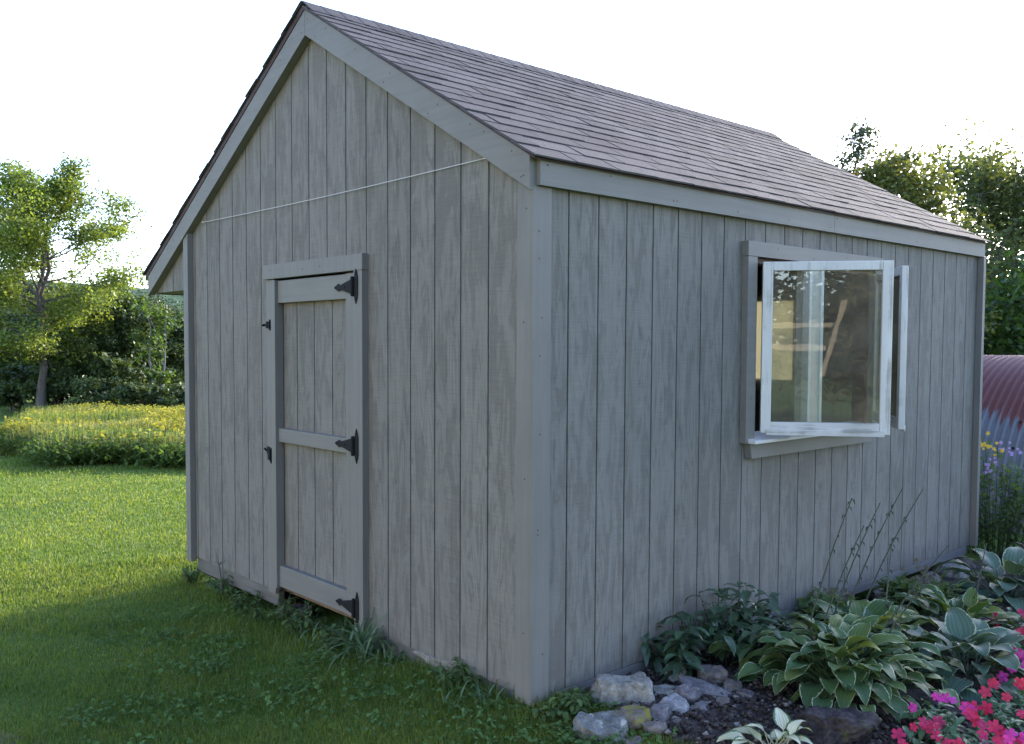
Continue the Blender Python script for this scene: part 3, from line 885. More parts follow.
# cord stretched across the gable
mb = MB()
pts = []
for k in range(21):
    t = k / 20
    y = 3.394 + (0.323 - 3.394) * t
    pts.append((-0.012 - 0.004 * math.sin(t * 3.1), y, 2.465 - 0.012 * math.sin(math.pi * t)))
mb.tube(pts, 0.0023, 6)
mb.disc((-0.0005, 3.394, 2.465), (-1, 0, 0), 0.006, 0.02, 0); mb.disc((-0.0005, 0.323, 2.465), (-1, 0, 0), 0.006, 0.02, 0)
tag(mb.build('cord', M['cord']), 'thin pale cord stretched across the gable boards above the door', 'cord')

# ------------------------------------------------------------------ rocks
def rock(name, loc, size, mat, label, cat='stone', seed=0, rz=0.0, flat=0.0, group=None, sub=5, rough=0.24, tilt=(0, 0)):
    import bmesh
    bm = bmesh.new()
    bmesh.ops.create_icosphere(bm, subdivisions=sub, radius=1.0)
    rd = random.Random(seed)
    planes = []
    for k in range(9):
        n = Vector((rd.gauss(0, 1), rd.gauss(0, 1), rd.gauss(0, 1))).normalized()
        planes.append((n, rd.uniform(0.58, 0.86)))
    planes.append((Vector((0, 0, 1)), 0.62 - flat))
    planes.append((Vector((0, 0, -1)), 0.6))
    for v in bm.verts:
        c = v.co.copy()
        for n, dd in planes:
            s = c.dot(n)
            if s > dd: c -= n * (s - dd) * 0.93
        q = v.co * 1.6 + Vector((seed * 3.1, 0, 0))
        c += v.co * (noise.fractal(q, 1.0, 2.0, 4) * rough * 0.6 + noise.noise(v.co * 9 + Vector((seed, 0, 0))) * (0.018 if rough < 0.4 else 0.10) + noise.noise(v.co * 19) * (0.0 if rough < 0.4 else 0.06))
        v.co = Vector((c.x * size[0] * 1.25, c.y * size[1] * 1.25, c.z * size[2] * 1.5))
    me = bpy.data.meshes.new(name)
    bm.to_mesh(me); bm.free()
    me.polygons.foreach_set('use_smooth', [True] * len(me.polygons))
    o = link(name, me, mat)
    o.location = loc; o.rotation_euler = (tilt[0], tilt[1], rz)
    return tag(o, label, cat, group)

VR = math.atan2(RT[1], RT[0])
G = 'rocks edging the flower bed'
rock('rock', (0.40, -0.19, -0.03), (0.13, 0.085, 0.095), M['granite'], 'largest pale grey block of rock, flat topped, leaning by the shed corner', 'rock', 3, VR + 0.1, 0.05, G)
rock('rock', (0.085, -0.33, -0.10), (0.125, 0.10, 0.105), M['lichen'], 'low grey rock blotched with white lichen, nearest the shed corner', 'rock', 5, 0.4, 0.0, G)
rock('rock', (0.26, -0.355, -0.06), (0.085, 0.07, 0.065), M['mossy'], 'small rock capped with yellow moss in front of the pale block', 'rock', 8, 0.2, 0.0, G)
rock('rock', (0.35, -0.42, -0.10), (0.085, 0.06, 0.10), M['slate'], 'upright purple grey rock beside the yellow mossy one', 'rock', 11, 0.9, 0.0, G, tilt=(0.3, 0.4))
rock('rock', (0.62, -0.26, -0.06), (0.08, 0.05, 0.04), M['granite'], 'flat buff stone lying right of the pale block under the dark leaves', 'rock', 13, VR, 0.2, G)
rock('rock', (0.52, -0.38, -0.07), (0.075, 0.06, 0.055), M['white_rock'], 'whitish angular stone with a sparkling top in the dark soil', 'rock', 17, 0.7, 0.0, G)
rock('rock', (0.66, -0.36, -0.05), (0.06, 0.055, 0.055), M['slate'], 'round grey stone touching the long slanting slab', 'rock', 19, 0.1, 0.0, G)
rock('rock', (0.78, -0.38, -0.05), (0.12, 0.05, 0.045), M['slate'], 'long slanting purple slab on the bare soil below the dark leaves', 'rock', 23, VR - 0.35, 0.2, G, tilt=(0.25, 0.18))
rock('rock', (0.44, -0.47, -0.09), (0.09, 0.06, 0.04), M['brown_rock'], 'brown half buried stone below the upright purple grey rock', 'rock', 29, 0.6, 0.1, G)
rock('rock', (0.10, -0.47, -0.10), (0.07, 0.05, 0.05), M['brown_rock'], 'small brown stone in the grass at the bottom edge of the picture', 'rock', 31, 0.2, 0.1, G)
rock('rock', (0.95, -0.30, -0.04), (0.07, 0.06, 0.05), M['brown_rock'], 'brownish stone tucked under the dark leafy plant beyond the slab', 'rock', 37, 0.2, 0.1, G)
rock('rock', (0.83, -0.17, -0.03), (0.06, 0.05, 0.045), M['granite'], 'small mid grey stone under the leaves against the wall', 'rock', 38, 0.2, 0.1, G)
rock('clod', (0.80, -1.01, -0.05), (0.14, 0.09, 0.085), M['peat'], 'dark crumbly clod of peat topped with moss in front of the big hosta', 'clod', 41, VR, 0.0, None, 5, 0.5)
for k, (x, y, sz, mt, l) in enumerate([
    (0.60, -0.47, 0.045, 'slate', 'fist sized grey stone in the crumbly soil, nearest the cream hosta'),
    (0.74, -0.50, 0.038, 'brown_rock', 'small brown stone in the open soil between the slab and the clod'),
    (0.90, -0.52, 0.040, 'slate', 'small dark stone under the lowest leaves of the largest hosta'),
    (0.55, -0.20, 0.050, 'slate', 'grey stone wedged behind the flat buff stone'),
    (0.27, -0.47, 0.050, 'brown_rock', 'brownish stone in front of the yellow mossy one'),
    (0.93, -0.42, 0.055, 'brown_rock', 'flat brown stone beyond the end of the slanting slab')]):
    rock('rock', (x, y, gz1(x, y) + 0.02), (sz, sz * 0.8, sz * 0.65), M[mt], l, 'rock', 80 + k, 0.7 * k, 0.05, G, 4)
G2 = 'stones along the foot of the window wall'
for k, (x, y, s) in enumerate([(3.35, 0.02, 0.10), (3.75, -0.03, 0.085), (4.1, 0.03, 0.11), (4.5, 0.05, 0.15), (4.95, 0.15, 0.12)]):
    rock('rock', (x, y - 0.05, gz1(x, y) + 0.03), (s, s * 0.7, s * 0.5), M['granite' if k % 2 else 'brown_rock'],
         ['brown stone under the skirt, first from the window end of the row', 'small grey stone under the skirt behind the hosta stalks', 'brown stone in the gap below the skirt, middle of the row', 'large rounded grey stone below the far corner board', 'brown stone beyond the far corner of the shed'][k], 'rock', 50 + k, 0.3 * k, 0.0, G2)
G3 = 'footing blocks under the door wall'
for k, (x, y, s, l) in enumerate([(0.10, 0.72, (0.10, 0.20, 0.06), 'pale footing stone under the gable wall right of the door'), (0.10, 2.30, (0.09, 0.10, 0.07), 'dark footing block in the gap below the door'), (0.14, 3.28, (0.08, 0.07, 0.07), 'footing block under the skirt near the far corner of the gable')]):
    rock('footing_stone', (x, y, gz1(x, y) + (0.02 if k != 3 else 0.0)), s, (M['brown_rock'] if k in (1, 3) else M['concrete']), l, 'stone', 70 + k, 0.1, 0.15, G3 if k != 3 else None)

# pebbles and crumbs of soil: too many to count
mb_v, mb_f = [], []
def crumbs(n, fx, smin, smax, seed):
    r2 = np.random.default_rng(seed)
    Vs, Fs = [], []
    oct_ = np.array([[1, 0, 0], [-1, 0, 0], [0, 1, 0], [0, -1, 0], [0, 0, 1], [0, 0, -1]], float)
    of = np.array([[0, 2, 4], [2, 1, 4], [1, 3, 4], [3, 0, 4], [2, 0, 5], [1, 2, 5], [3, 1, 5], [0, 3, 5]])
    P = fx(r2, n)
    for k, (x, y) in enumerate(P):
        s = smin + (smax - smin) * r2.random() ** 2.5
        A = r2.normal(size=(3, 3)); Q, _ = np.linalg.qr(A)
        v = (oct_ * (s * r2.uniform(0.5, 1.2, (6, 1)))) @ Q * np.array([1, 1, 0.7])
        Vs.append(v + [x, y, gz1(x, y) + 0.012 + s * 0.3 + 0.012]); Fs.append(of + 6 * k)
    return np.concatenate(Vs), np.concatenate(Fs)
def soil_pts(r2, n):
    x = r2.uniform(0.2, 1.5, n * 3); y = r2.uniform(-1.6, 0.02, n * 3)
    ok = garden_in(x, y) > 0.1
    return np.stack([x, y], -1)[ok][:n]
V, F = crumbs(6500, soil_pts, 0.004, 0.024, 3)
b = NB('crumbs and gravel'); M['crumb'] = b.principled(b.mix(1.0, b.ramp(b.island(), [(0.0, (0.03, 0.022, 0.018)), (0.85, (0.075, 0.06, 0.05)), (1.0, (0.22, 0.20, 0.18))]), b.ramp(b.noise(b.coords(), 90, 3), [(0.3, 0.6), (0.7, 1.4)]), 'MULTIPLY'), 0.9, spec=0.2)
o = np_mesh('soil_crumbs', V, F, M['crumb'])
tag(o, 'crumbs of dark soil and gravel between the rocks and the hostas', 'soil', None, 'stuff')

# ------------------------------------------------------------------ grass, clover
def frustum_uv(P):
    q = P - CAM
    z = q @ FW
    return 481.39 + 914.11 * (q @ RT) / z, 386.99 - 914.11 * (q @ UP) / z, z

def in_building(x, y):
    return (x > -0.02) & (x < LX + 0.05) & (y > -0.0) & (y < LY + 0.05)

def blades(N, seed, dmin, dmax, amin, amax, hfun, wfun, accept, lean=0.55, spread_pow=1.0):
    r2 = np.random.default_rng(seed)
    ang = r2.uniform(amin, amax, N)
    dd = dmin * (dmax / dmin) ** r2.random(N)      # density falls with distance
    x = CAM[0] + dd * np.cos(ang); y = CAM[1] + dd * np.sin(ang)
    ok = accept(x, y, r2)
    x, y, dd = x[ok], y[ok], dd[ok]
    n = len(x)
    z = gz(x, y)
    h = hfun(x, y, dd, r2); wd = wfun(dd, r2, n)
    a = r2.uniform(0, 2 * np.pi, n)
    la = a + r2.normal(0, 0.6, n) + np.pi / 2
    ln = h * r2.gamma(2.0, lean / 2, n).clip(0, 1.3)
    dx, dy = np.cos(a) * wd, np.sin(a) * wd
    bx, by = np.cos(la) * ln, np.sin(la) * ln
    V = np.empty((n, 5, 3))
    V[:, 0] = np.stack([x - dx, y - dy, z - 0.005], -1); V[:, 1] = np.stack([x + dx, y + dy, z - 0.005], -1)
    V[:, 2] = np.stack([x + dx * .8 + bx * .35, y + dy * .8 + by * .35, z + h * .6], -1)
    V[:, 3] = np.stack([x - dx * .8 + bx * .35, y - dy * .8 + by * .35, z + h * .6], -1)
    hh = np.maximum(h - ln * 0.35, h * 0.62)
    V[:, 4] = np.stack([x + bx, y + by, z + hh], -1)
    base = np.arange(n)[:, None] * 5
    T = np.concatenate([base + np.array([[0, 1, 2]]), base + np.array([[0, 2, 3]]), base + np.array([[3, 2, 4]])], 1).reshape(-1, 3)
    return V.reshape(-1, 3), T

def lawn_ok(x, y, r2):
    ok = ~in_building(x, y) & (garden_in(x, y) < 0.15)
    ok &= r2.random(len(x)) > np.clip(dirt_in(x, y) * 2.2, 0, 0.92)
    wear = wob(x, y, 1.7) + 0.6 * wob(x, y, 4.3, 1)
    ok &= r2.random(len(x)) < np.clip(0.80 + 0.22 * wear, 0.35, 1)
    return ok
AM = math.atan2(FW[1], FW[0])
aL, aR = AM + R(36), AM - R(16)
def hgrass(x, y, dd, r2):
    base = 0.030 + 0.010 * wob(x, y, 2.3, 0.5) + 0.005 * wob(x, y, 7, 0.2)
    near_wall = np.exp(-np.maximum(-x, 0) / 0.16) * ((y > -0.1) & (y < LY + 0.3))
    return np.clip(base * r2.uniform(0.5, 1.5, len(x)) + near_wall * r2.uniform(0.0, 0.06, len(x)), 0.012, 0.3)
V1, T1 = blades(430000, 11, 2.0, 8.0, aR, aL, hgrass, lambda d_, r2, n: np.maximum(0.0013, d_ * 0.00029) * r2.uniform(0.7, 1.5, n), lawn_ok)
V2, T2 = blades(170000, 12, 7.0, 15.5, aR, aL, lambda x, y, d_, r2: 0.027 * r2.uniform(0.5, 1.5, len(x)), lambda d_, r2, n: d_ * 0.00034 * r2.uniform(0.7, 1.5, n), lambda x, y, r2: ~in_building(x, y))
V3, T3 = blades(26000, 13, 0.5, 5.0, aR - R(60), aL + R(50), hgrass, lambda d_, r2, n: 0.003 * r2.uniform(0.7, 1.5, n), lambda x, y, r2: lawn_ok(x, y, r2) & ((np.arctan2(y - CAM[1], x - CAM[0]) > aL) | (np.arctan2(y - CAM[1], x - CAM[0]) < aR)))
V = np.concatenate([V1, V2, V3])
def path_ok(x, y, r2):
    q = np.stack([x - CAM[0], y - CAM[1]], -1)
    lat = q @ RT[:2]; dep = q @ FW[:2]
    edge = np.interp(dep, [13.6, 15, 17, 20, 34], [-6.2, -7.4, -9.0, -10.5, -17.2]) + 0.25 * np.sin(dep * 2.1)
    return (lat < edge) | (dep < 13.9)
V4, T4 = blades(70000, 14, 14.5, 38.0, AM + R(20), AM + R(40), lambda x, y, d_, r2: 0.04 * r2.uniform(0.5, 1.5, len(x)), lambda d_, r2, n: d_ * 0.0005 * r2.uniform(0.7, 1.5, n), path_ok)
n1, n2, n3 = len(V1), len(V2), len(V3)
V = np.concatenate([V, V4]); T = np.concatenate([T1, T2 + n1, T3 + n1 + n2, T4 + n1 + n2 + n3])
tag(np_mesh('lawn_grass', V, T, M['grass']), 'short mown lawn grass around the shed', 'grass', None, 'stuff')

def thatch_ok(x, y, r2):
    return (~in_building(x, y)) & (garden_in(x, y) < 0) & (r2.random(len(x)) < np.clip(0.5 + 0.7 * dirt_in(x, y), 0.06, 0.8))
V, T = blades(42000, 21, 2.6, 6.0, aR, aL, lambda x, y, d_, r2: 0.014 * r2.uniform(0.4, 1.5, len(x)), lambda d_, r2, n: np.full(n, 0.0018), thatch_ok, lean=2.0)
tag(np_mesh('dry_thatch', V, T, M['thatch']), 'dry clippings and dead grass on the worn lawn', 'thatch', None, 'stuff')

# clover: three round leaflets on each stem
def clover(N, seed):
    r2 = np.random.default_rng(seed)
    cs = [(-0.55, 2.55, 0.5, 0.34), (-0.7, 1.9, 0.5, 0.4), (-0.35, 0.75, 0.35, 0.5), (-0.25, 0.1, 0.35, 0.3), (-1.1, 1.3, 0.5, 0.4), (-0.15, -0.25, 0.3, 0.22), (-0.5, 1.35, 0.35, 0.4), (-0.1, -0.5, 0.25, 0.2)]
    sub = []
    for c in cs:
        for k in range(6):
            sub.append((r2.normal(c[0], c[2] * 0.55), r2.normal(c[1], c[3] * 0.55), r2.uniform(0.05, 0.15)))
    P = []
    for k in range(N):
        c = sub[r2.integers(len(sub))]
        P.append((r2.normal(c[0], c[2]), r2.normal(c[1], c[2])))
    P = np.array(P)
    ok = ~in_building(P[:, 0], P[:, 1]) & (P[:, 0] < 0.3) & (garden_in(P[:, 0], P[:, 1]) < 0.4)
    P = P[ok]
    Vs = []
    for x, y in P:
        z = gz1(x, y) + r2.uniform(0.022, 0.055)
        a0 = r2.uniform(0, 6.28); r = r2.uniform(0.004, 0.008)
        tl = r2.normal(0, 0.35, 2)
        for k in range(3):
            a = a0 + k * 2.094
            u = np.array([np.cos(a), np.sin(a), 0]); u[2] = u[:2] @ tl - 0.12
            v_ = np.array([-np.sin(a), np.cos(a), 0]); v_[2] = v_[:2] @ tl
            c = np.array([x, y, z]) + u * r * 1.05
            ring = [c + (u * np.cos(q) + v_ * np.sin(q)) * r for q in np.linspace(0, 2 * np.pi, 7)[:-1]]
            Vs.append(ring)
    V = np.array(Vs).reshape(-1, 3)
    return V, np.arange(len(V)).reshape(-1, 6)
V, F = clover(2400, 5)
tag(np_mesh('clover', V, F, M['clover']), 'clover and low weeds spreading in the lawn beside the shed', 'clover', None, 'stuff')

# ------------------------------------------------------------------ garden plants
def leaf(mb, base, az, elev, length, width, pet, droop, fold=0.25, ripple=0.06, mi=0, nv=7, nu=5, twist=0.0, rd=random, stem_mi=None, shape=0.42):
    """petiole then a broad blade that arches over; uv.x runs across the blade"""
    p = Vector(base)
    hd = Vector((math.cos(az), math.sin(az), 0)); side = Vector((-math.sin(az), math.cos(az), 0))
    e = elev
    pts = [p.copy()]
    if pet > 0:
        for k in range(3):
            p = p + (hd * math.cos(e) + Vector((0, 0, 1)) * math.sin(e)) * (pet / 3)
            e -= 0.10
            pts.append(p.copy())
        mb.tube(pts, [0.004, 0.0035, 0.003, 0.0025], 4, mi if stem_mi is None else stem_mi, cap=False)
    verts, uvs, faces = [], [], []
    ph = rd.uniform(0, 6)
    for i in range(nv):
        t = i / (nv - 1)
        # broad ovate outline with a pointed tip
        wv = width * 0.5 * (math.sin(math.pi * min(1, t ** (shape + 0.18) * 0.985 + 0.015)) ** 0.8) if 0 < t < 1 else width * (0.06 if t == 0 else 0.0)
        dirv = hd * math.cos(e) + Vector((0, 0, 1)) * math.sin(e)
        upv = Vector((0, 0, 1)) * math.cos(e) - hd * math.sin(e)
        sd = side * math.cos(twist * t) + upv * math.sin(twist * t)
        for j in range(nu):
            s = -1 + 2 * j / (nu - 1)
            rr = ripple * width * math.sin(ph + t * 9 + (2 if s > 0 else 0)) * abs(s) ** 1.5 * 0.5
            verts.append(p + sd * (wv * s) + upv * (abs(s) * wv * fold + rr))
            uvs.append(((s + 1) / 2, t))
        if i < nv - 1:
            p = p + dirv * (length / (nv - 1))
            e -= droop / (nv - 1)
    for i in range(nv - 1):
        for j in range(nu - 1):
            a = i * nu + j
            faces.append((a, a + 1, a + nu + 1, a + nu))
    mb.add(verts, faces, mi, uvs)

def hosta(loc, mat, rad_, hgt, n, ll, lw, label, seed, scapes=0, extra=None, group=None, spread=1.0, odd=None):
    rd = random.Random(seed)
    e = empty('hosta', loc)
    tag(e, label, 'hosta', group)
    mb = MB()
    for k in range(n):
        t = (k + 0.5) / n                                   # 0 inner .. 1 outer
        az = k * 2.39996 + rd.uniform(-.3, .3)
        el = R(78 - 62 * t ** 0.85 + rd.uniform(-9, 9))
        pet = (hgt * (1.0 - 0.45 * t) + rad_ * 0.62 * t) * rd.uniform(0.72, 1.12)
        L = ll * rd.uniform(0.72, 1.15); Wd = lw * rd.uniform(0.78, 1.15) * L / ll
        mi = 1 if (odd and rd.random() < odd) else 0
        leaf(mb, (rd.uniform(-.05, .05) * spread, rd.uniform(-.05, .05) * spread, 0.0), az, el, L, Wd, pet, rd.uniform(0.9, 1.7), 0.22 * rd.uniform(0.4, 1.4), 0.10, mi, 8, 7, rd.uniform(-.5, .5), rd)
    mb.build('foliage', [mat, M['hosta_gold']], e, smooth=True)
    for k in range(scapes):
        st = MB()
        az = extra[k][0]; hh = extra[k][1]; ln = extra[k][2]
        bx, by = extra[k][3] if len(extra[k]) > 3 else (rd.uniform(-.08, .08), rd.uniform(-.08, .08))
        pts = []
        for q in range(9):
            t = q / 8
            pts.append((bx + math.cos(az) * ln * t ** 1.4, by + math.sin(az) * ln * t ** 1.4, hh * t))
        st.tube(pts, [0.0055 * (1 - 0.5 * q / 8) for q in range(9)], 5, 0)
        for q in range(8):                                    # seed pods and withered bells
            t = rd.uniform(0.45, 1.0)
            c = Vector((bx + math.cos(az) * ln * t ** 1.4, by + math.sin(az) * ln * t ** 1.4, hh * t))
            a = rd.uniform(0, 6.28)
            st.tube([c, c + Vector((math.cos(a) * 0.012, math.sin(a) * 0.012, -0.006)), c + Vector((math.cos(a) * 0.017, math.sin(a) * 0.017, -0.024))], [0.0015, 0.0045, 0.001], 5, 0)
        st.build('flower_stalk', [M['stalk']], e)
    return e

vx = VR     # image-right direction on the ground
def ground_at(x, y, dz=0.0):
    return (x, y, gz1(x, y) + dz)

sc_main = [(-0.55, 0.92, 0.27, (0.02, 0.22)), (-0.75, 0.78, 0.25, (0.10, 0.20)), (-0.6, 0.84, 0.30, (0.42, 0.30)), (-0.7, 0.92, 0.34, (0.52, 0.28)), (-0.85, 0.62, 0.34, (0.16, -0.05)), (-0.7, 0.68, 0.42, (0.3, 0.02)), (-0.65, 0.88, 0.38, (0.75, 0.30))]
hosta(ground_at(1.36, -0.74, 0.0), M['hosta'], 0.42, 0.24, 205, 0.158, 0.100, 'largest hosta, white edged green leaves, spreading in the middle of the bed', 101, 7, sc_main, odd=0.05, spread=2.4)
hosta(ground_at(1.95, -0.62, 0.0), M['hosta'], 0.30, 0.22, 80, 0.17, 0.115, 'white edged hosta directly behind the largest one, against the window wall', 102, 1, [(0.3, 0.62, 0.3)], odd=0.10, spread=2)
hosta(ground_at(2.10, -1.05, 0.0), M['hosta_blue'], 0.30, 0.18, 52, 0.19, 0.14, 'blue green hosta between the largest hosta and the red flowers', 103, 0, odd=0.06)
hosta(ground_at(2.75, -0.75, 0.0), M['hosta'], 0.28, 0.20, 64, 0.19, 0.115, 'yellowing hosta with long leaves behind the blue green one', 104, 1, [(0.1, 0.55, 0.3)], odd=0.22)
hosta(ground_at(3.9, -0.62, 0.0), M['hosta_blue'], 0.34, 0.22, 48, 0.24, 0.15, 'pale blue hosta far along the bed near the far corner of the shed', 105, 0)
hosta(ground_at(3.35, -1.25, 0.0), M['hosta_blue'], 0.28, 0.16, 44, 0.18, 0.14, 'round leaved hosta at the right edge behind the dark red flowers', 106, 0)
hosta(ground_at(0.50, -0.93, 0.0), M['hosta_cream'], 0.10, 0.10, 24, 0.115, 0.062, 'small hosta with cream leaves thinly edged green, nearest the camera', 107, 0)

def leafy(name, loc, mat, rad_, hgt, n, ll, lw, label, cat, seed, nst=14, group=None, stems=True):
    """bushy plant: stems with paired pointed leaves"""
    rd = random.Random(seed)
    e = empty(name, loc)
    tag(e, label, cat, group)
    mb = MB(); st = MB()
    per = max(1, n // nst)
    for s in range(nst):
        az = rd.uniform(0, 6.28); out = rad_ * math.sqrt(rd.random())
        h = hgt * rd.uniform(0.65, 1.05) * (1 - 0.35 * (out / rad_) ** 2)
        top = Vector((math.cos(az) * out, math.sin(az) * out, h)); b0 = Vector((math.cos(az) * out * 0.35, math.sin(az) * out * 0.35, 0))
        pts = [b0.lerp(top, q / 4) + Vector((0, 0, 0.05 * math.sin(q / 4 * 3.14) * h)) for q in range(5)]
        st.tube(pts, [0.004, 0.0035, 0.003, 0.0025, 0.0015], 4)
        for q in range(per):
            t = 0.3 + 0.7 * (q + rd.random()) / per
            p = b0.lerp(top, min(1, t))
            leaf(mb, p, rd.uniform(0, 6.28), R(rd.uniform(-15, 55)), ll * rd.uniform(0.7, 1.2), lw * rd.uniform(0.8, 1.2), ll * 0.2, rd.uniform(0.6, 1.4), 0.3, 0.03, 0, 5, 3, 0, rd, shape=0.6)
    mb.build('foliage', [mat], e, smooth=True)
    if stems: st.build('stem', [M['stalk']], e)
    return e

G = 'dark leafy plants against the window wall'
leafy('peony_bush', ground_at(0.93, -0.12), M['peony'], 0.25, 0.34, 190, 0.105, 0.042, 'dark leafy bush against the wall beside the pale rock, smallest of the pair', 'bush', 201, 16, G)
leafy('peony_bush', ground_at(1.30, -0.17), M['peony'], 0.33, 0.46, 300, 0.11, 0.045, 'dark leafy bush against the wall below the window, taller of the pair', 'bush', 202, 24, G)

def flower_disc(mb, c, nrm, r, rd, mi=0):
    n = Vector(nrm).normalized()
    u = n.orthogonal().normalized(); v_ = n.cross(u)
    a0 = rd.uniform(0, 6.28)
    for k in range(5):
        a = a0 + k * 1.2566
        dv = u * math.cos(a) + v_ * math.sin(a); sv = n.cross(dv)
        pts = [c, c + dv * r * 0.55 + sv * r * 0.36 + n * r * 0.12, c + dv * r * 1.0 + sv * r * 0.30 + n * r * 0.05, c + dv * r * 1.02 + n * r * 0.02, c + dv * r * 1.0 - sv * r * 0.30 + n * r * 0.05, c + dv * r * 0.55 - sv * r * 0.36 + n * r * 0.12]
        mb.poly(pts, mi)

def impatiens(x, y, petal, label, seed, nf=9, rad_=0.16, hgt=0.17):
    e = leafy('impatiens', ground_at(x, y), M['impatiens_leaf'], rad_, hgt, 110, 0.06, 0.026, label, 'flower', seed, 14, 'bedding flowers along the front of the bed', stems=False)
    rd = random.Random(seed + 1)
    for k in range(nf):
        a = rd.uniform(0, 6.28); q = rad_ * math.sqrt(rd.random()) * 1.05
        mb = MB()
        c = Vector((math.cos(a) * q, math.sin(a) * q, hgt * (1.06 - 0.4 * (q / rad_) ** 2) + rd.uniform(0.0, 0.03)))
        nr = Vector((CAM[0] - x, CAM[1] - y, 1.6)).normalized() + Vector((rd.uniform(-.6, .6), rd.uniform(-.6, .6), rd.uniform(-.2, .6)))
        flower_disc(mb, c, nr, rd.uniform(0.018, 0.030), rd)
        mb.build('flower', [petal], e)
    return e
imp = [
    (0.88, -1.42, M['red_petal'], 'red flowers beside the dark clod at the bottom edge'),
    (1.06, -1.47, M['red_petal'], 'dense red flowers at the bottom edge, second from the clod'),
    (1.20, -1.27, M['pink_petal'], 'purple flowers under the front leaves of the largest hosta'),
    (1.28, -1.50, M['red_petal'], 'red flowers in the bottom right corner of the picture'),
    (1.05, -1.68, M['pink_petal'], 'magenta flowers furthest right along the bottom edge'),
    (1.62, -1.42, M['orange_petal'], 'scarlet flowers just below the bright magenta plant'),
    (1.95, -1.42, M['pink_petal'], 'bright magenta flowers at the right edge beside the blue green hosta'),
    (2.25, -1.28, M['pink_petal'], 'pink flowers at the right edge behind the bright magenta ones'),
    (2.75, -1.20, M['orange_petal'], 'scarlet flowers at the right edge, highest of the bedding plants'),
    (3.0, -0.98, M['red_petal'], 'dark red flowers behind the long yellow leaf, beyond the hostas'),
]
for k, (x, y, pm, l) in enumerate(imp):
    impatiens(x, y, pm, l, 300 + 7 * k, 9 if k not in (1, 3) else 13, 0.17 if k < 6 else 0.15)

def tall_bush(loc, rad_, hgt, label, seed, petals, n=520, mat=None, cat='flower bush', group=None):
    rd = random.Random(seed)
    e = empty('aster_bush', loc)
    tag(e, label, cat, group)
    mb = MB(); st = MB()
    tops = []
    for s in range(46):
        az = rd.uniform(0, 6.28); out = rad_ * math.sqrt(rd.random())
        h = hgt * rd.uniform(0.7, 1.08) * (1 - 0.3 * (out / rad_) ** 2)
        top = Vector((math.cos(az) * out, math.sin(az) * out, h)); b0 = Vector((math.cos(az) * out * 0.5, math.sin(az) * out * 0.5, 0))
        st.tube([b0, b0.lerp(top, 0.5), top], [0.004, 0.003, 0.002], 4)
        tops.append(top)
        for q in range(int(n * 2.2) // 46):
            t = rd.uniform(0.1, 1.0)
            leaf(mb, b0.lerp(top, t) + Vector((rd.gauss(0, .03), rd.gauss(0, .03), 0)), rd.uniform(0, 6.28), R(rd.uniform(-10, 60)), rd.uniform(0.06, 0.11), 0.030, 0, 0.8, 0.2, 0, 0, 4, 3, 0, rd)
    mb.build('foliage', [mat or M['weed']], e)
    st.build('stem', [M['stalk']], e)
    for k, (pm, at) in enumerate(petals):
        for q in range({'yellow petals': 22, 'lilac petals': 11}.get(pm.name, 14)):
            fm = MB()
            c = Vector(at) + Vector((rd.gauss(0, .05), rd.gauss(0, .05), rd.gauss(0, .035)))
            flower_disc(fm, c, (CAM[0] - loc[0] + rd.uniform(-2, 2), CAM[1] - loc[1] + rd.uniform(-2, 2), 2.0), rd.uniform(0.010, 0.018), rd)
            fm.build('seed_head' if pm is M['seed'] else 'flower', [pm], e)
    return e
G = 'tall flowers beyond the far corner'
tall_bush(ground_at(5.75, 0.12), 0.44, 0.98, 'tall aster bush with a yellow and two lilac flower heads by the corner board', 401, [(M['yellow_petal'], (-0.16, 0.03, 0.97)), (M['lilac_petal'], (-0.18, -0.02, 0.78)), (M['lilac_petal'], (-0.02, -0.10, 0.92))], 640, group=G)
tall_bush(ground_at(5.55, -0.55), 0.48, 0.88, 'leafy green aster bush at the right edge in front of the metal hut', 402, [(M['lilac_petal'], (-0.3, 0.1, 0.5)), (M['lilac_petal'], (-0.2, 0.15, 0.8))], 640, group=G)
tall_bush(ground_at(4.85, -0.72), 0.34, 0.36, 'low bush of dry brown seed heads beside the pale blue hosta', 403, [(M['seed'], (0.05, 0.1, 0.36)), (M['seed'], (-0.15, -0.05, 0.32)), (M['seed'], (0.1, -0.15, 0.3))], 460, mat=M['seed'])
tall_bush(ground_at(3.15, -0.35), 0.26, 0.24, 'low brownish leafy plant at the foot of the wall past the window', 404, [(M['seed'], (0.05, 0.02, 0.26)), (M['seed'], (-0.12, -0.05, 0.22))], 420, mat=M['weed'])
tall_bush(ground_at(4.2, -1.15), 0.30, 0.28, 'low bush of dry stems at the right edge behind the round leaved hosta', 405, [(M['seed'], (0.05, 0.1, 0.27)), (M['yellow_petal'], (-0.1, 0.05, 0.2))], 420, mat=M['weed'])
tall_bush(ground_at(2.35, -0.22), 0.24, 0.22, 'low green leafy plant under the window between wall and hostas', 406, [(M['seed'], (0.05, 0.02, 0.22))], 380, mat=M['weed'])

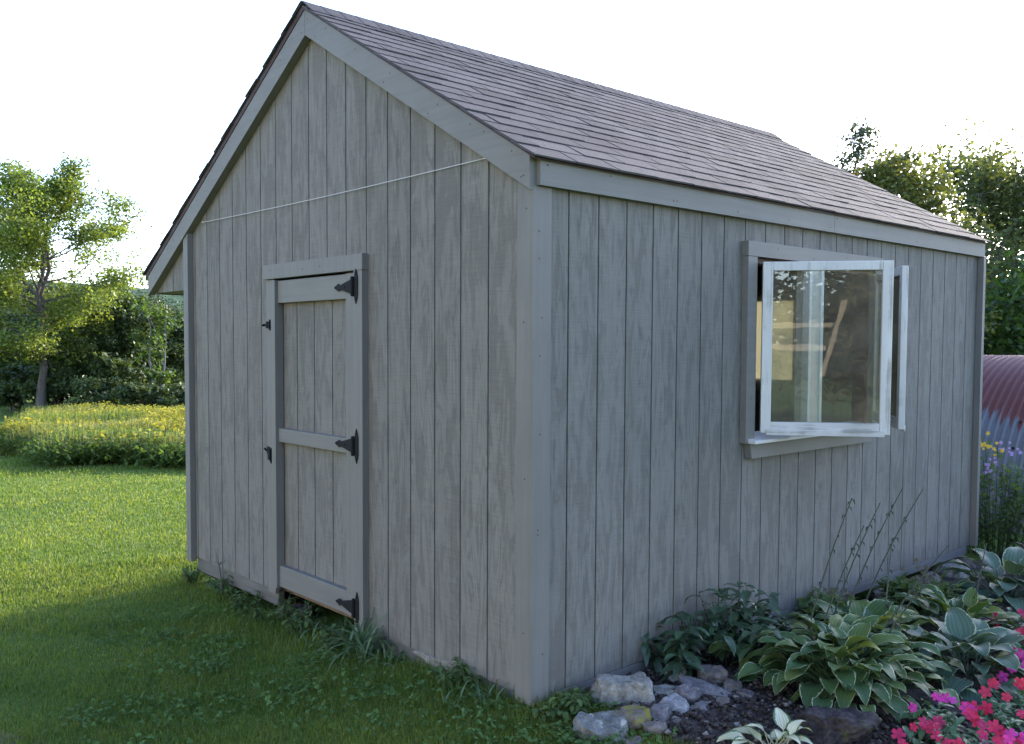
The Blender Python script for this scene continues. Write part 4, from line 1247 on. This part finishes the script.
# weeds along the gable
def grass_tuft(loc, n, ll, label, seed, mat=None, spread=0.05, tilt=0.0, wd=0.015, cat='grass tuft'):
    rd = random.Random(seed)
    mb = MB()
    for k in range(n):
        leaf(mb, (rd.gauss(0, spread), rd.gauss(0, spread), 0), rd.uniform(0, 6.28), R(rd.uniform(48, 88)), ll * rd.uniform(0.5, 1.15), wd, 0, rd.uniform(0.6, 2.3), 0.3, 0, 0, 7, 3, 0, rd, shape=0.5)
    o = mb.build('grass_tuft', [mat or M['tuftgrass']])
    o.location = loc
    return tag(o, label, cat)
grass_tuft((-0.10, 1.22, gz1(-0.10, 1.22)), 60, 0.34, 'coarse clump of long grass at the foot of the lowest hinge', 501, spread=0.055)
grass_tuft((-0.05, 0.98, gz1(-0.05, 0.98)), 34, 0.17, 'shorter grass tuft just right of the coarse clump', 502, spread=0.08, wd=0.011)
grass_tuft((-0.10, 0.22, gz1(-0.1, 0.22)), 42, 0.13, 'thin pale grass tuft at the near corner of the gable wall', 503, spread=0.09, wd=0.009)
grass_tuft((-0.08, 1.65, gz1(-0.08, 1.65)), 40, 0.16, 'grass tuft under the right half of the door', 504, spread=0.09, wd=0.008)
G = 'leafy weeds along the gable wall'
for k, (x, y, h, l) in enumerate([(-0.05, 1.95, 0.16, 'leafy weed below the middle of the door'), (-0.06, 2.62, 0.14, 'leafy weed below the bolt side of the door frame'), (-0.03, 3.1, 0.15, 'leafy weed under the skirt left of the door'), (-0.02, 3.62, 0.13, 'low weed at the far corner of the gable'), (-0.04, 0.45, 0.10, 'leafy weed under the gable near the pale footing stone'), (-0.08, 1.50, 0.15, 'leafy weed at the hinge side of the door under its bottom rail'), (-0.07, 2.25, 0.17, 'leafy weed under the latch side of the door'), (0.06, -0.12, 0.10, 'clover like weed between the corner board and the lichen rock')]):
    leafy('weed', ground_at(x, y, 0.0), M['weed'], 0.15, h * 1.15, 130, 0.045, 0.022, l, 'weed', 520 + k, 12, G)
mb = MB()
for k in range(3):
    a = [2.0, 2.6, 1.2][k]
    pts = [(0.0, 0.02 * k, 0), (math.cos(a) * 0.02, math.sin(a) * 0.03, 0.12), (math.cos(a) * 0.03, math.sin(a) * 0.07, 0.24), (math.cos(a) * 0.04, math.sin(a) * 0.12, 0.33 - 0.05 * k)]
    mb.tube(pts, [0.003, 0.0025, 0.002, 0.001], 4)
    rd = random.Random(k)
    for q in range(6):
        leaf(mb, pts[1 + q % 3], rd.uniform(0, 6.28), 0.7, 0.05, 0.008, 0, 0.5, rd=rd, nv=4, nu=3)
o = mb.build('weed', [M['stalk']]); o.location = (-0.06, 3.0, gz1(-.06, 3.0))
tag(o, 'spindly bare weed stalk standing against the boards left of the door', 'weed')

# ------------------------------------------------------------------ metal hut
hut = empty('metal_hut', (8.75, 0.6, -0.33))
tag(hut, 'low arched hut of corrugated steel, rusted red above and bare grey below', 'hut')
RH = 1.80
pitch = 0.075
ny = int(5.6 / pitch) * 8
ys = np.linspace(-2.8, 2.8, ny + 1)
aa = np.linspace(0, np.pi, 61)
rr = RH + 0.017 * np.cos(2 * np.pi * ys / pitch)
V = np.stack([-np.cos(aa)[None] * rr[:, None], np.repeat(ys[:, None], 61, 1), np.sin(aa)[None] * rr[:, None]], -1).reshape(-1, 3)
i, j = np.meshgrid(np.arange(ny), np.arange(60), indexing='ij')
F = np.stack([i * 61 + j, i * 61 + j + 1, (i + 1) * 61 + j + 1, (i + 1) * 61 + j], -1).reshape(-1, 4)
np_mesh('corrugated_shell', V, F, M['hut'], hut, smooth=True)
for s in (-2.78, 2.78):
    mb = MB()
    ol = [(-math.cos(a) * (RH - 0.02), s, math.sin(a) * (RH - 0.02)) for a in np.linspace(0, np.pi, 33)]
    mb.prism(ol, (0, 0.03, 0)); mb.build('end_wall', M['hut'], hut)
mb = MB()
for yy in (-0.12, -1.6, 1.4):
    for a in np.linspace(0.35, 1.2, 6):
        c = Vector((-math.cos(a) * (RH + 0.008), yy, math.sin(a) * (RH + 0.008)))
        mb.disc(c, (-math.cos(a), 0, math.sin(a)), 0.014, 0.008)
mb.build('bolt', M['iron'], hut)

# ------------------------------------------------------------------ trees
def tube_np(pts, rads, sides, Vl, Fl, base):
    pts = np.asarray(pts); n = len(pts)
    for i_ in range(n):
        t = pts[min(i_ + 1, n - 1)] - pts[max(i_ - 1, 0)]; t = t / (np.linalg.norm(t) + 1e-9)
        r = np.array([0, 0, 1.0]) if abs(t[2]) < .9 else np.array([1.0, 0, 0])
        u = np.cross(t, r); u /= np.linalg.norm(u); w2 = np.cross(t, u)
        for k in range(sides):
            a = 2 * np.pi * k / sides
            Vl.append(pts[i_] + (u * np.cos(a) + w2 * np.sin(a)) * rads[i_])
    for i_ in range(n - 1):
        for k in range(sides):
            k2 = (k + 1) % sides
            Fl.append((base + i_ * sides + k, base + i_ * sides + k2, base + (i_ + 1) * sides + k2, base + (i_ + 1) * sides + k))
    return base + n * sides

def make_tree(name, loc, H, R0, crown0, label, cat, seed, leafmat, bark, nleaf, lsize, nlimb=16, trunk_r=0.18, shape='round', clump=0.5, droop=0.0, trunks=1, group=None, extra=None, zsq=0.75):
    """trunk and limbs as tapered tubes; leaves as small faces in clumps along the twigs"""
    r2 = np.random.default_rng(seed)
    e = empty(name, loc)
    tag(e, label, cat, group)
    Vl, Fl = [], []; base = 0
    twig = []
    for tr_ in range(trunks):
        a0 = r2.uniform(0, 6.28); off = np.array([np.cos(a0), np.sin(a0), 0]) * (0.0 if trunks == 1 else trunk_r * 1.4)
        leanv = np.array([np.cos(a0), np.sin(a0), 0]) * (0.02 if trunks == 1 else 0.05) * H
        nseg = 9
        tp = [np.array([off[0], off[1], -0.25])]
        for k in range(1, nseg + 1):
            t = k / nseg
            tp.append(off + leanv * t + np.array([r2.normal(0, .012) * H, r2.normal(0, .012) * H, H * 0.93 * t]))
        tp = np.array(tp)
        rads = [trunk_r * (1.25 if k == 0 else 1.0) * (1 - 0.88 * (k / nseg) ** 0.8) for k in range(nseg + 1)]
        base = tube_np(tp, rads, 8, Vl, Fl, base)
        for l in range(nlimb // trunks):
            t = crown0 + (1 - crown0) * ((l + r2.random()) / (nlimb // trunks)) ** 0.9
            t = min(t, 0.985)
            k = t * nseg; i0 = int(k); f = k - i0
            p0 = tp[i0] * (1 - f) + tp[min(i0 + 1, nseg)] * f
            tt = (t - crown0) / (1 - crown0)
            if shape == 'round': reach = R0 * (0.45 + 0.75 * math.sin(math.pi * min(1, tt * 0.86 + 0.13)))
            elif shape == 'cone': reach = R0 * (1.05 - tt) + 0.1
            elif shape == 'vase': reach = R0 * (0.4 + 0.6 * tt)
            else: reach = R0
            reach *= r2.uniform(0.75, 1.12)
            az = l * 2.4 + r2.uniform(-.5, .5) + seed
            up = {'round': 0.55, 'cone': 0.05, 'vase': 0.9}.get(shape, 0.4) * (0.5 + 0.6 * tt) - droop
            dv = np.array([np.cos(az), np.sin(az), up]); dv /= np.linalg.norm(dv)
            pts = [p0]; p = p0
            ns = 5
            for q in range(ns):
                dv = dv + r2.normal(0, 0.13, 3) + np.array([0, 0, 0.05 - droop * 0.2]); dv /= np.linalg.norm(dv)
                p = p + dv * reach / ns; pts.append(p)
            lr = max(0.012, rads[i0] * 0.5)
            base = tube_np(pts, [lr * (1 - 0.85 * q / ns) for q in range(ns + 1)], 5, Vl, Fl, base)
            for q in range(2, ns + 1):
                twig.append((pts[q], clump * R0 * 0.34 * r2.uniform(0.7, 1.2)))
                for s in range(2 if q < ns else 3):
                    a = r2.normal(0, 1, 3); a[2] = a[2] * .5 + 0.15; a /= np.linalg.norm(a)
                    L = reach * r2.uniform(0.14, 0.30)
                    tip = pts[q] + a * L
                    base = tube_np([pts[q], pts[q] + a * L * .5 + r2.normal(0, .02, 3) * L, tip], [lr * .3, lr * .2, lr * .08 + .003], 4, Vl, Fl, base)
                    twig.append((tip, clump * R0 * 0.30 * r2.uniform(0.6, 1.25)))
                    twig.append((pts[q] + a * L * .6, clump * R0 * 0.22 * r2.uniform(0.6, 1.25)))
    np_mesh('trunk', np.array(Vl), np.array(Fl), bark, e, smooth=True)
    C_ = np.array([t[0] for t in twig]); Sg = np.array([t[1] for t in twig])
    wts = Sg ** 2 * r2.uniform(0.35, 1.6, len(Sg)); wts /= wts.sum()
    idx = r2.choice(len(twig), nleaf, p=wts)
    g = r2.normal(0, 0.55, (nleaf, 3)); g = np.clip(g, -0.85, 0.85); g[:, 2] *= zsq
    P = C_[idx] + g * Sg[idx][:, None]
    P = P[P[:, 2] > 0.05]; nl = len(P)
    s = lsize * r2.uniform(0.6, 1.35, nl)
    n_ = r2.normal(0, 1, (nl, 3)); n_[:, 2] = np.abs(n_[:, 2]) + 0.5; n_ /= np.linalg.norm(n_, axis=1)[:, None]
    u = np.cross(n_, r2.normal(0, 1, (nl, 3))); u /= np.linalg.norm(u, axis=1)[:, None]; v_ = np.cross(n_, u)
    asp = 0.62 if shape != 'cone' else 0.30
    A = np.stack([P - u * s[:, None], P + v_ * s[:, None] * asp, P + u * s[:, None], P - v_ * s[:, None] * asp], 1).reshape(-1, 3)
    mi = None; mats = [leafmat]
    if extra is not None:
        mats.append(extra[0])
        ctr = C_[r2.integers(len(C_))]
        pick = r2.choice(len(C_), max(1, int(len(C_) * extra[1])), replace=False)
        mi = np.isin(idx[:nl] if len(idx) == nl else idx[:nl], pick).astype(int)
    np_mesh('crown', A, np.arange(nl * 4).reshape(-1, 4), mats, e, mi=mi)
    return e

def copy_tree(e, loc, rz, sc, label):
    c = e.copy(); COL.objects.link(c)
    c.location = loc; c.rotation_euler = (0, 0, rz); c.scale = (sc, sc, sc * random.uniform(0.9, 1.1)); c['label'] = label
    for ch in list(e.children):
        q = ch.copy(); COL.objects.link(q); q.parent = c
    return c

def at(u, dpt):
    """ground point in the direction of picture column u at a given depth (metres along the view)"""
    q = CAM + dpt * (FW + (u - 481.39) / 914.11 * RT)
    return (q[0], q[1], gz1(q[0], q[1]))

WOOD = 'trees at the edge of the wood'
make_tree('maple_tree', at(36, 38), 9.7, 3.3, 0.22, 'tall bright green maple with a forked grey trunk, tallest on the left', 'tree', 601, M['oak'], M['bark'], 58000, 0.066, 40, 0.20, 'round', 0.56, 0.0, 2, WOOD)
make_tree('bare_tree', at(158, 37), 4.3, 1.2, 0.25, 'thin pale stemmed tree with sparse leaves nearest the shed wall', 'tree', 602, M['mid_tree'], M['palebark'], 1500, 0.09, 16, 0.10, 'vase', 0.8, 0.0, 3, WOOD)
dk = make_tree('dark_tree', at(108, 45), 5.3, 2.5, 0.10, 'dark bushy tree standing behind the tall bright maple', 'tree', 603, M['wood_dark'], M['bark'], 34000, 0.075, 26, 0.16, 'round', 0.80, 0.0, 1, WOOD)
mg = make_tree('green_tree', at(128, 42), 4.7, 2.1, 0.10, 'mid green bushy tree between the maple and the thin pale tree', 'tree', 604, M['wood_leaf'], M['bark'], 32000, 0.07, 24, 0.14, 'round', 0.80, 0.0, 1, WOOD)
for u, d_, s, l in [(62, 47, 0.9, 'dark tree behind the trunk of the tall maple'), (0, 48, 1.25, 'dark tree at the left edge of the picture'), (172, 47, 0.88, 'dark tree just left of the shed eave'), (-70, 46, 1.2, 'dark tree unseen beyond the left edge, added as a shade tree')]:  # last one is out of view, added as a shade tree
    copy_tree(dk, at(u, d_), u * 0.7, s, l)
for u, d_, s, l in [(150, 49, 0.95, 'mid green tree behind the thin pale tree'), (85, 40, 0.75, 'small mid green tree right of the maple trunk'), (190, 44, 0.95, 'mid green tree touching the shed corner'), (20, 44, 0.9, 'mid green tree left of the maple trunk')]:
    copy_tree(mg, at(u, d_), u * 1.3, s, l)
sh = make_tree('shrub', at(92, 35.5), 1.25, 1.0, 0.02, 'low green shrub at the foot of the maple', 'shrub', 605, M['wood_leaf'], M['bark'], 3600, 0.085, 14, 0.04, 'round', 0.9, 0.0, 3, 'shrubs behind the meadow')
for u, d_, s, l in [(140, 35.5, 0.9, 'low green shrub in the middle behind the meadow'), (175, 36, 0.9, 'low green shrub behind the meadow beside the shed'), (55, 39, 1.1, 'low shrub behind the maple trunk'), (115, 39, 1.4, 'shrub deep in the shade between the trees'), (12, 40, 1.2, 'low shrub at the left edge under the trees')]:
    copy_tree(sh, at(u, d_), u, s, l)

SIDE = 'trees behind the metal hut'
make_tree('spruce_tree', at(846, 16.5), 6.35, 1.15, 0.15, 'narrow dark tree top rising above the roof slope', 'tree', 611, M['spruce'], M['bark'], 7000, 0.055, 40, 0.08, 'cone', 0.75, 0.1, 1, SIDE)
make_tree('birch_tree', at(893, 15.5), 5.0, 1.35, 0.12, 'yellow green tree with a few orange leaves behind the roof', 'tree', 612, M['yellow_tree'], M['palebark'], 20000, 0.045, 30, 0.07, 'round', 0.8, 0.0, 1, SIDE, (M['orange_leaf'], 0.02))
make_tree('maple_tree', at(1003, 21), 6.4, 2.8, 0.10, 'broad dark maple with sky showing between its branches, right of the roof', 'tree', 613, M['side_leaf'], M['bark'], 42000, 0.052, 42, 0.17, 'round', 0.56, 0.0, 1, SIDE)
b2 = make_tree('dark_tree', at(1095, 24), 6.4, 2.7, 0.10, 'dark tree at the right edge of the picture', 'tree', 614, M['side_leaf'], M['bark'], 30000, 0.07, 30, 0.2, 'round', 0.62, 0.0, 1, SIDE)
copy_tree(b2, at(1300, 26), 0.5, 1.6, 'tall dark tree furthest beyond the right edge, unseen, added for its shade')  # out of view, added and scaled up to cast shade on the garden
copy_tree(b2, at(940, 27), 1.1, 0.78, 'dark tree between the yellow green tree and the broad maple')
copy_tree(b2, at(1265, 24), 2.5, 1.65, 'dark tree beyond the right edge, unseen, added to shade the flower bed')  # also added out of view, keeps direct sun off the hostas
s2 = make_tree('shrub', at(985, 17.5), 2.9, 1.6, 0.02, 'sunlit yellow green shrub just above the metal hut', 'shrub', 615, M['mid_tree'], M['bark'], 6500, 0.07, 18, 0.05, 'round', 0.85, 0.0, 3, 'shrubs behind the metal hut')
copy_tree(s2, at(1030, 18.5), 1.0, 1.0, 'dark shrub above the metal hut at the right edge')
copy_tree(s2, at(940, 20), 2.2, 1.0, 'shrub behind the far corner of the shed')

# behind the camera: the garden that the open sash mirrors, plus an added building for warm bounce
NEAR = 'garden trees facing the window'
g1 = make_tree('garden_tree', (-7.5, -13.5, gz1(-7.5, -13.5)), 7.5, 3.9, 0.08, 'garden tree mirrored in the open sash, nearest the wooden trellis', 'tree', 621, M['olive_leaf'], M['bark'], 42000, 0.09, 34, 0.2, 'round', 0.85, 0.0, 1, NEAR)
copy_tree(g1, (-3.5, -16.5, gz1(-3.5, -16.5)), 1.0, 0.9, 'garden tree mirrored in the right half of the open sash')
added_house = empty('bounce_farmhouse', (-13.5, 1.0, gz1(-13.5, 1.0)))  # invented and never in view, its sunlit wall warms the gable
tag(added_house, 'unseen tan clapboard building added to bounce warm light onto the gable', 'added_house')
mb = MB()
for k in range(34):                                   # clapboards, each lapped over the one below
    z = 0.35 + 0.16 * k
    mb.prism([(0.0, -7.0, z), (0.024, -7.0, z), (0.006, -7.0, z + 0.175), (0.0, -7.0, z + 0.175)], (0, 14.0, 0))
mb.box((-8.0, -7.0, 0.30), (-0.001, 7.0, 5.79))
mb.build('wall', M['cream'], added_house)
mb = MB(); mb.box((-8.1, -7.1, -0.3), (0.05, 7.1, 0.30)); mb.build('foundation', M['concrete'], added_house)
mb = MB(); mb.prism([(0.45, -7.4, 5.62), (0.45, -7.4, 5.80), (-4.0, -7.4, 8.75), (-8.45, -7.4, 5.80), (-8.45, -7.4, 5.62), (-4.0, -7.4, 8.55)], (0, 14.8, 0)); mb.build('roof', M['shingle'], added_house)
for y in (-5.4, -2.9, 2.9, 5.4):
    for z in (1.2, 3.9):
        mb = MB(); mb.box((0.026, y - 0.55, z - 0.1), (0.06, y - 0.45, z + 1.5)); mb.box((0.026, y + 0.45, z - 0.1), (0.06, y + 0.55, z + 1.5)); mb.box((0.026, y - 0.449, z + 1.4), (0.06, y + 0.449, z + 1.5)); mb.box((0.026, y - 0.449, z - 0.1), (0.08, y + 0.449, z)); mb.box((0.03, y - 0.449, z + 0.68), (0.05, y + 0.449, z + 0.73))
        wn = mb.build('window', M['white'], added_house)
        mb = MB(); mb.box((0.0265, y - 0.449, z + 0.001), (0.029, y + 0.449, z + 1.399)); mb.build('pane', M['glass'], wn)
mb = MB(); mb.box((0.026, -0.55, 0.30), (0.07, 0.55, 2.45)); mb.build('door', M['white'], added_house)
rf = empty('garden_trellis', (-2.75, -5.45, gz1(-2.75, -5.45)), R(-46))
tag(rf, 'wooden garden trellis with a slanting brace mirrored in the open window sash', 'trellis')
mb = MB(); mb.box((-0.75, -0.02, 1.96), (0.62, 0.02, 2.03)); mb.build('rail', M['lumber'], rf)
mb = MB(); mb.box((-0.75, -0.02, 1.70), (0.50, 0.02, 1.77)); mb.build('rail', M['lumber'], rf)
for x in (-0.68, 0.36):
    mb = MB(); mb.box((x - .035, -0.091, -0.2), (x + .035, -0.021, 2.08)); mb.build('post', M['inside'], rf)
mb = MB(); mb.prism([(0.42, 0.021, 1.35), (0.49, 0.021, 1.35), (0.76, 0.021, 2.32), (0.69, 0.021, 2.32)], (0, 0.035, 0)); mb.build('brace', M['lumber'], rf)

# ------------------------------------------------------------------ meadow
def meadow():
    r2 = np.random.default_rng(77)
    n = 40000
    u = r2.uniform(-60, 330, n)
    dep = 13.6 * (34.5 / 13.6) ** (r2.random(n) ** 0.85)
    q = CAM[None] + dep[:, None] * (FW[None] + ((u - 481.39) / 914.11)[:, None] * RT[None])
    x, y = q[:, 0], q[:, 1]
    # left boundary of the meadow: a mown path curls round it
    lat = (q - CAM) @ RT
    edge = np.interp(dep, [13.6, 15, 17, 20, 34], [-6.2, -7.4, -9.0, -10.5, -17.2]) + 0.25 * np.sin(dep * 2.1)
    ok = (lat > edge) & (r2.random(n) < 1.0)
    front = 13.75 + 0.25 * np.sin(lat * 1.9) 
    ok &= dep > front
    x, y, dep, lat = x[ok], y[ok], dep[ok], lat[ok]
    edge = edge[ok]
    z = gz(x, y)
    n = len(x)
    low = np.clip(1 - (dep - 13.7) / 1.15, 0, 1)
    low = np.maximum(low, np.clip(1 - (lat - edge) / 0.5, 0, 1) * 0.7)
    pn = np.array([noise.fractal(Vector((a * 0.30, b_ * 0.30, 3.3)), 1.0, 2.0, 3) for a, b_ in zip(x, y)])
    pn2 = np.array([noise.noise(Vector((a * 0.38 + 9, b_ * 0.38, 7.1))) for a, b_ in zip(x, y)])
    H = (0.45 + 0.19 * pn) * (1 - 0.42 * low) * r2.uniform(0.72, 1.2, n) + 0.04
    H = H * (1 + 0.015 * (dep - 14))
    gold = (r2.random(n) < np.clip(0.0 + 1.5 * pn2, 0.02, 0.55)) & (low < 0.35)
    Vg, Ve, Vy = [], [], []
    for k in range(n):
        c = np.array([x[k], y[k], z[k]]); h = H[k]
        isl = low[k] > 0.45
        nl = 7 if dep[k] < 22 else 5
        for q_ in range(nl):
            t = r2.uniform(0.15, 0.95)
            a = r2.uniform(0, 6.28)
            s = (0.060 if not isl else 0.055) * r2.uniform(0.6, 1.3)
            p0 = c + [r2.normal(0, .10), r2.normal(0, .10), h * t]
            dv = np.array([np.cos(a), np.sin(a), r2.uniform(-.2, .9)]) * s
            sv = np.array([-np.sin(a), np.cos(a), 0]) * s * (0.22 if not isl else 0.42)
            (Ve if isl else Vg).append([p0 - dv * .8, p0 + sv, p0 + dv, p0 - sv])
        if not isl:
            a = r2.uniform(0, 6.28); sv = np.array([np.cos(a), np.sin(a), 0]) * 0.008
            top = c + [r2.normal(0, .06), r2.normal(0, .06), h]
            Vg.append([c - sv, c + sv, top + sv * .6, top - sv * .6])
            if gold[k]:
                for q_ in range(7 if dep[k] < 22 else 5):
                    a = r2.uniform(0, 6.28); s = 0.036 * r2.uniform(0.6, 1.3)
                    p0 = top + [r2.normal(0, .055), r2.normal(0, .055), r2.uniform(-.10, .05)]
                    dv = np.array([np.cos(a), np.sin(a), r2.uniform(-.4, .8)]) * s
                    sv = np.cross(dv, r2.normal(0, 1, 3)); sv = sv / np.linalg.norm(sv) * s * 0.6
                    Vy.append([p0 - dv, p0 + sv, p0 + dv, p0 - sv])
    A = [np.array(Vg).reshape(-1, 3), np.array(Ve).reshape(-1, 3), np.array(Vy).reshape(-1, 3)]
    return A
A = meadow()
tag(np_mesh('meadow_plants', A[0], np.arange(len(A[0])).reshape(-1, 4), M['meadow_green']), 'tall green and tan stems of the wild meadow beyond the lawn', 'meadow', None, 'stuff')
tag(np_mesh('meadow_edge_plants', A[1], np.arange(len(A[1])).reshape(-1, 4), M['meadow_edge']), 'low dark green plants along the front edge of the meadow', 'ground cover', None, 'stuff')
tag(np_mesh('goldenrod_flowers', A[2], np.arange(len(A[2])).reshape(-1, 4), M['goldenrod']), 'yellow goldenrod plumes over the meadow', 'goldenrod', None, 'stuff')

# far wooded ridge
n = 160
a = np.linspace(AM - R(70), AM + R(75), n)
rows = []
for k, (r_, hz) in enumerate([(330, -2), (380, 12), (430, 23), (470, 27), (560, 20)]):
    rows.append(np.stack([CAM[0] + r_ * np.cos(a), CAM[1] + r_ * np.sin(a), np.array([hz * (0.85 + 0.25 * math.sin(t * 5 + 1.0)) + (1.2 * noise.fractal(Vector((t * 60, k, 0)), 1, 2, 4) if k else 0) for t in a])], -1))
V = np.concatenate(rows)
i, j = np.meshgrid(np.arange(len(rows) - 1), np.arange(n - 1), indexing='ij')
F = np.stack([i * n + j, i * n + j + 1, (i + 1) * n + j + 1, (i + 1) * n + j], -1).reshape(-1, 4)
tag(np_mesh('hill', V, F, M['hill'], smooth=True), kind='structure')
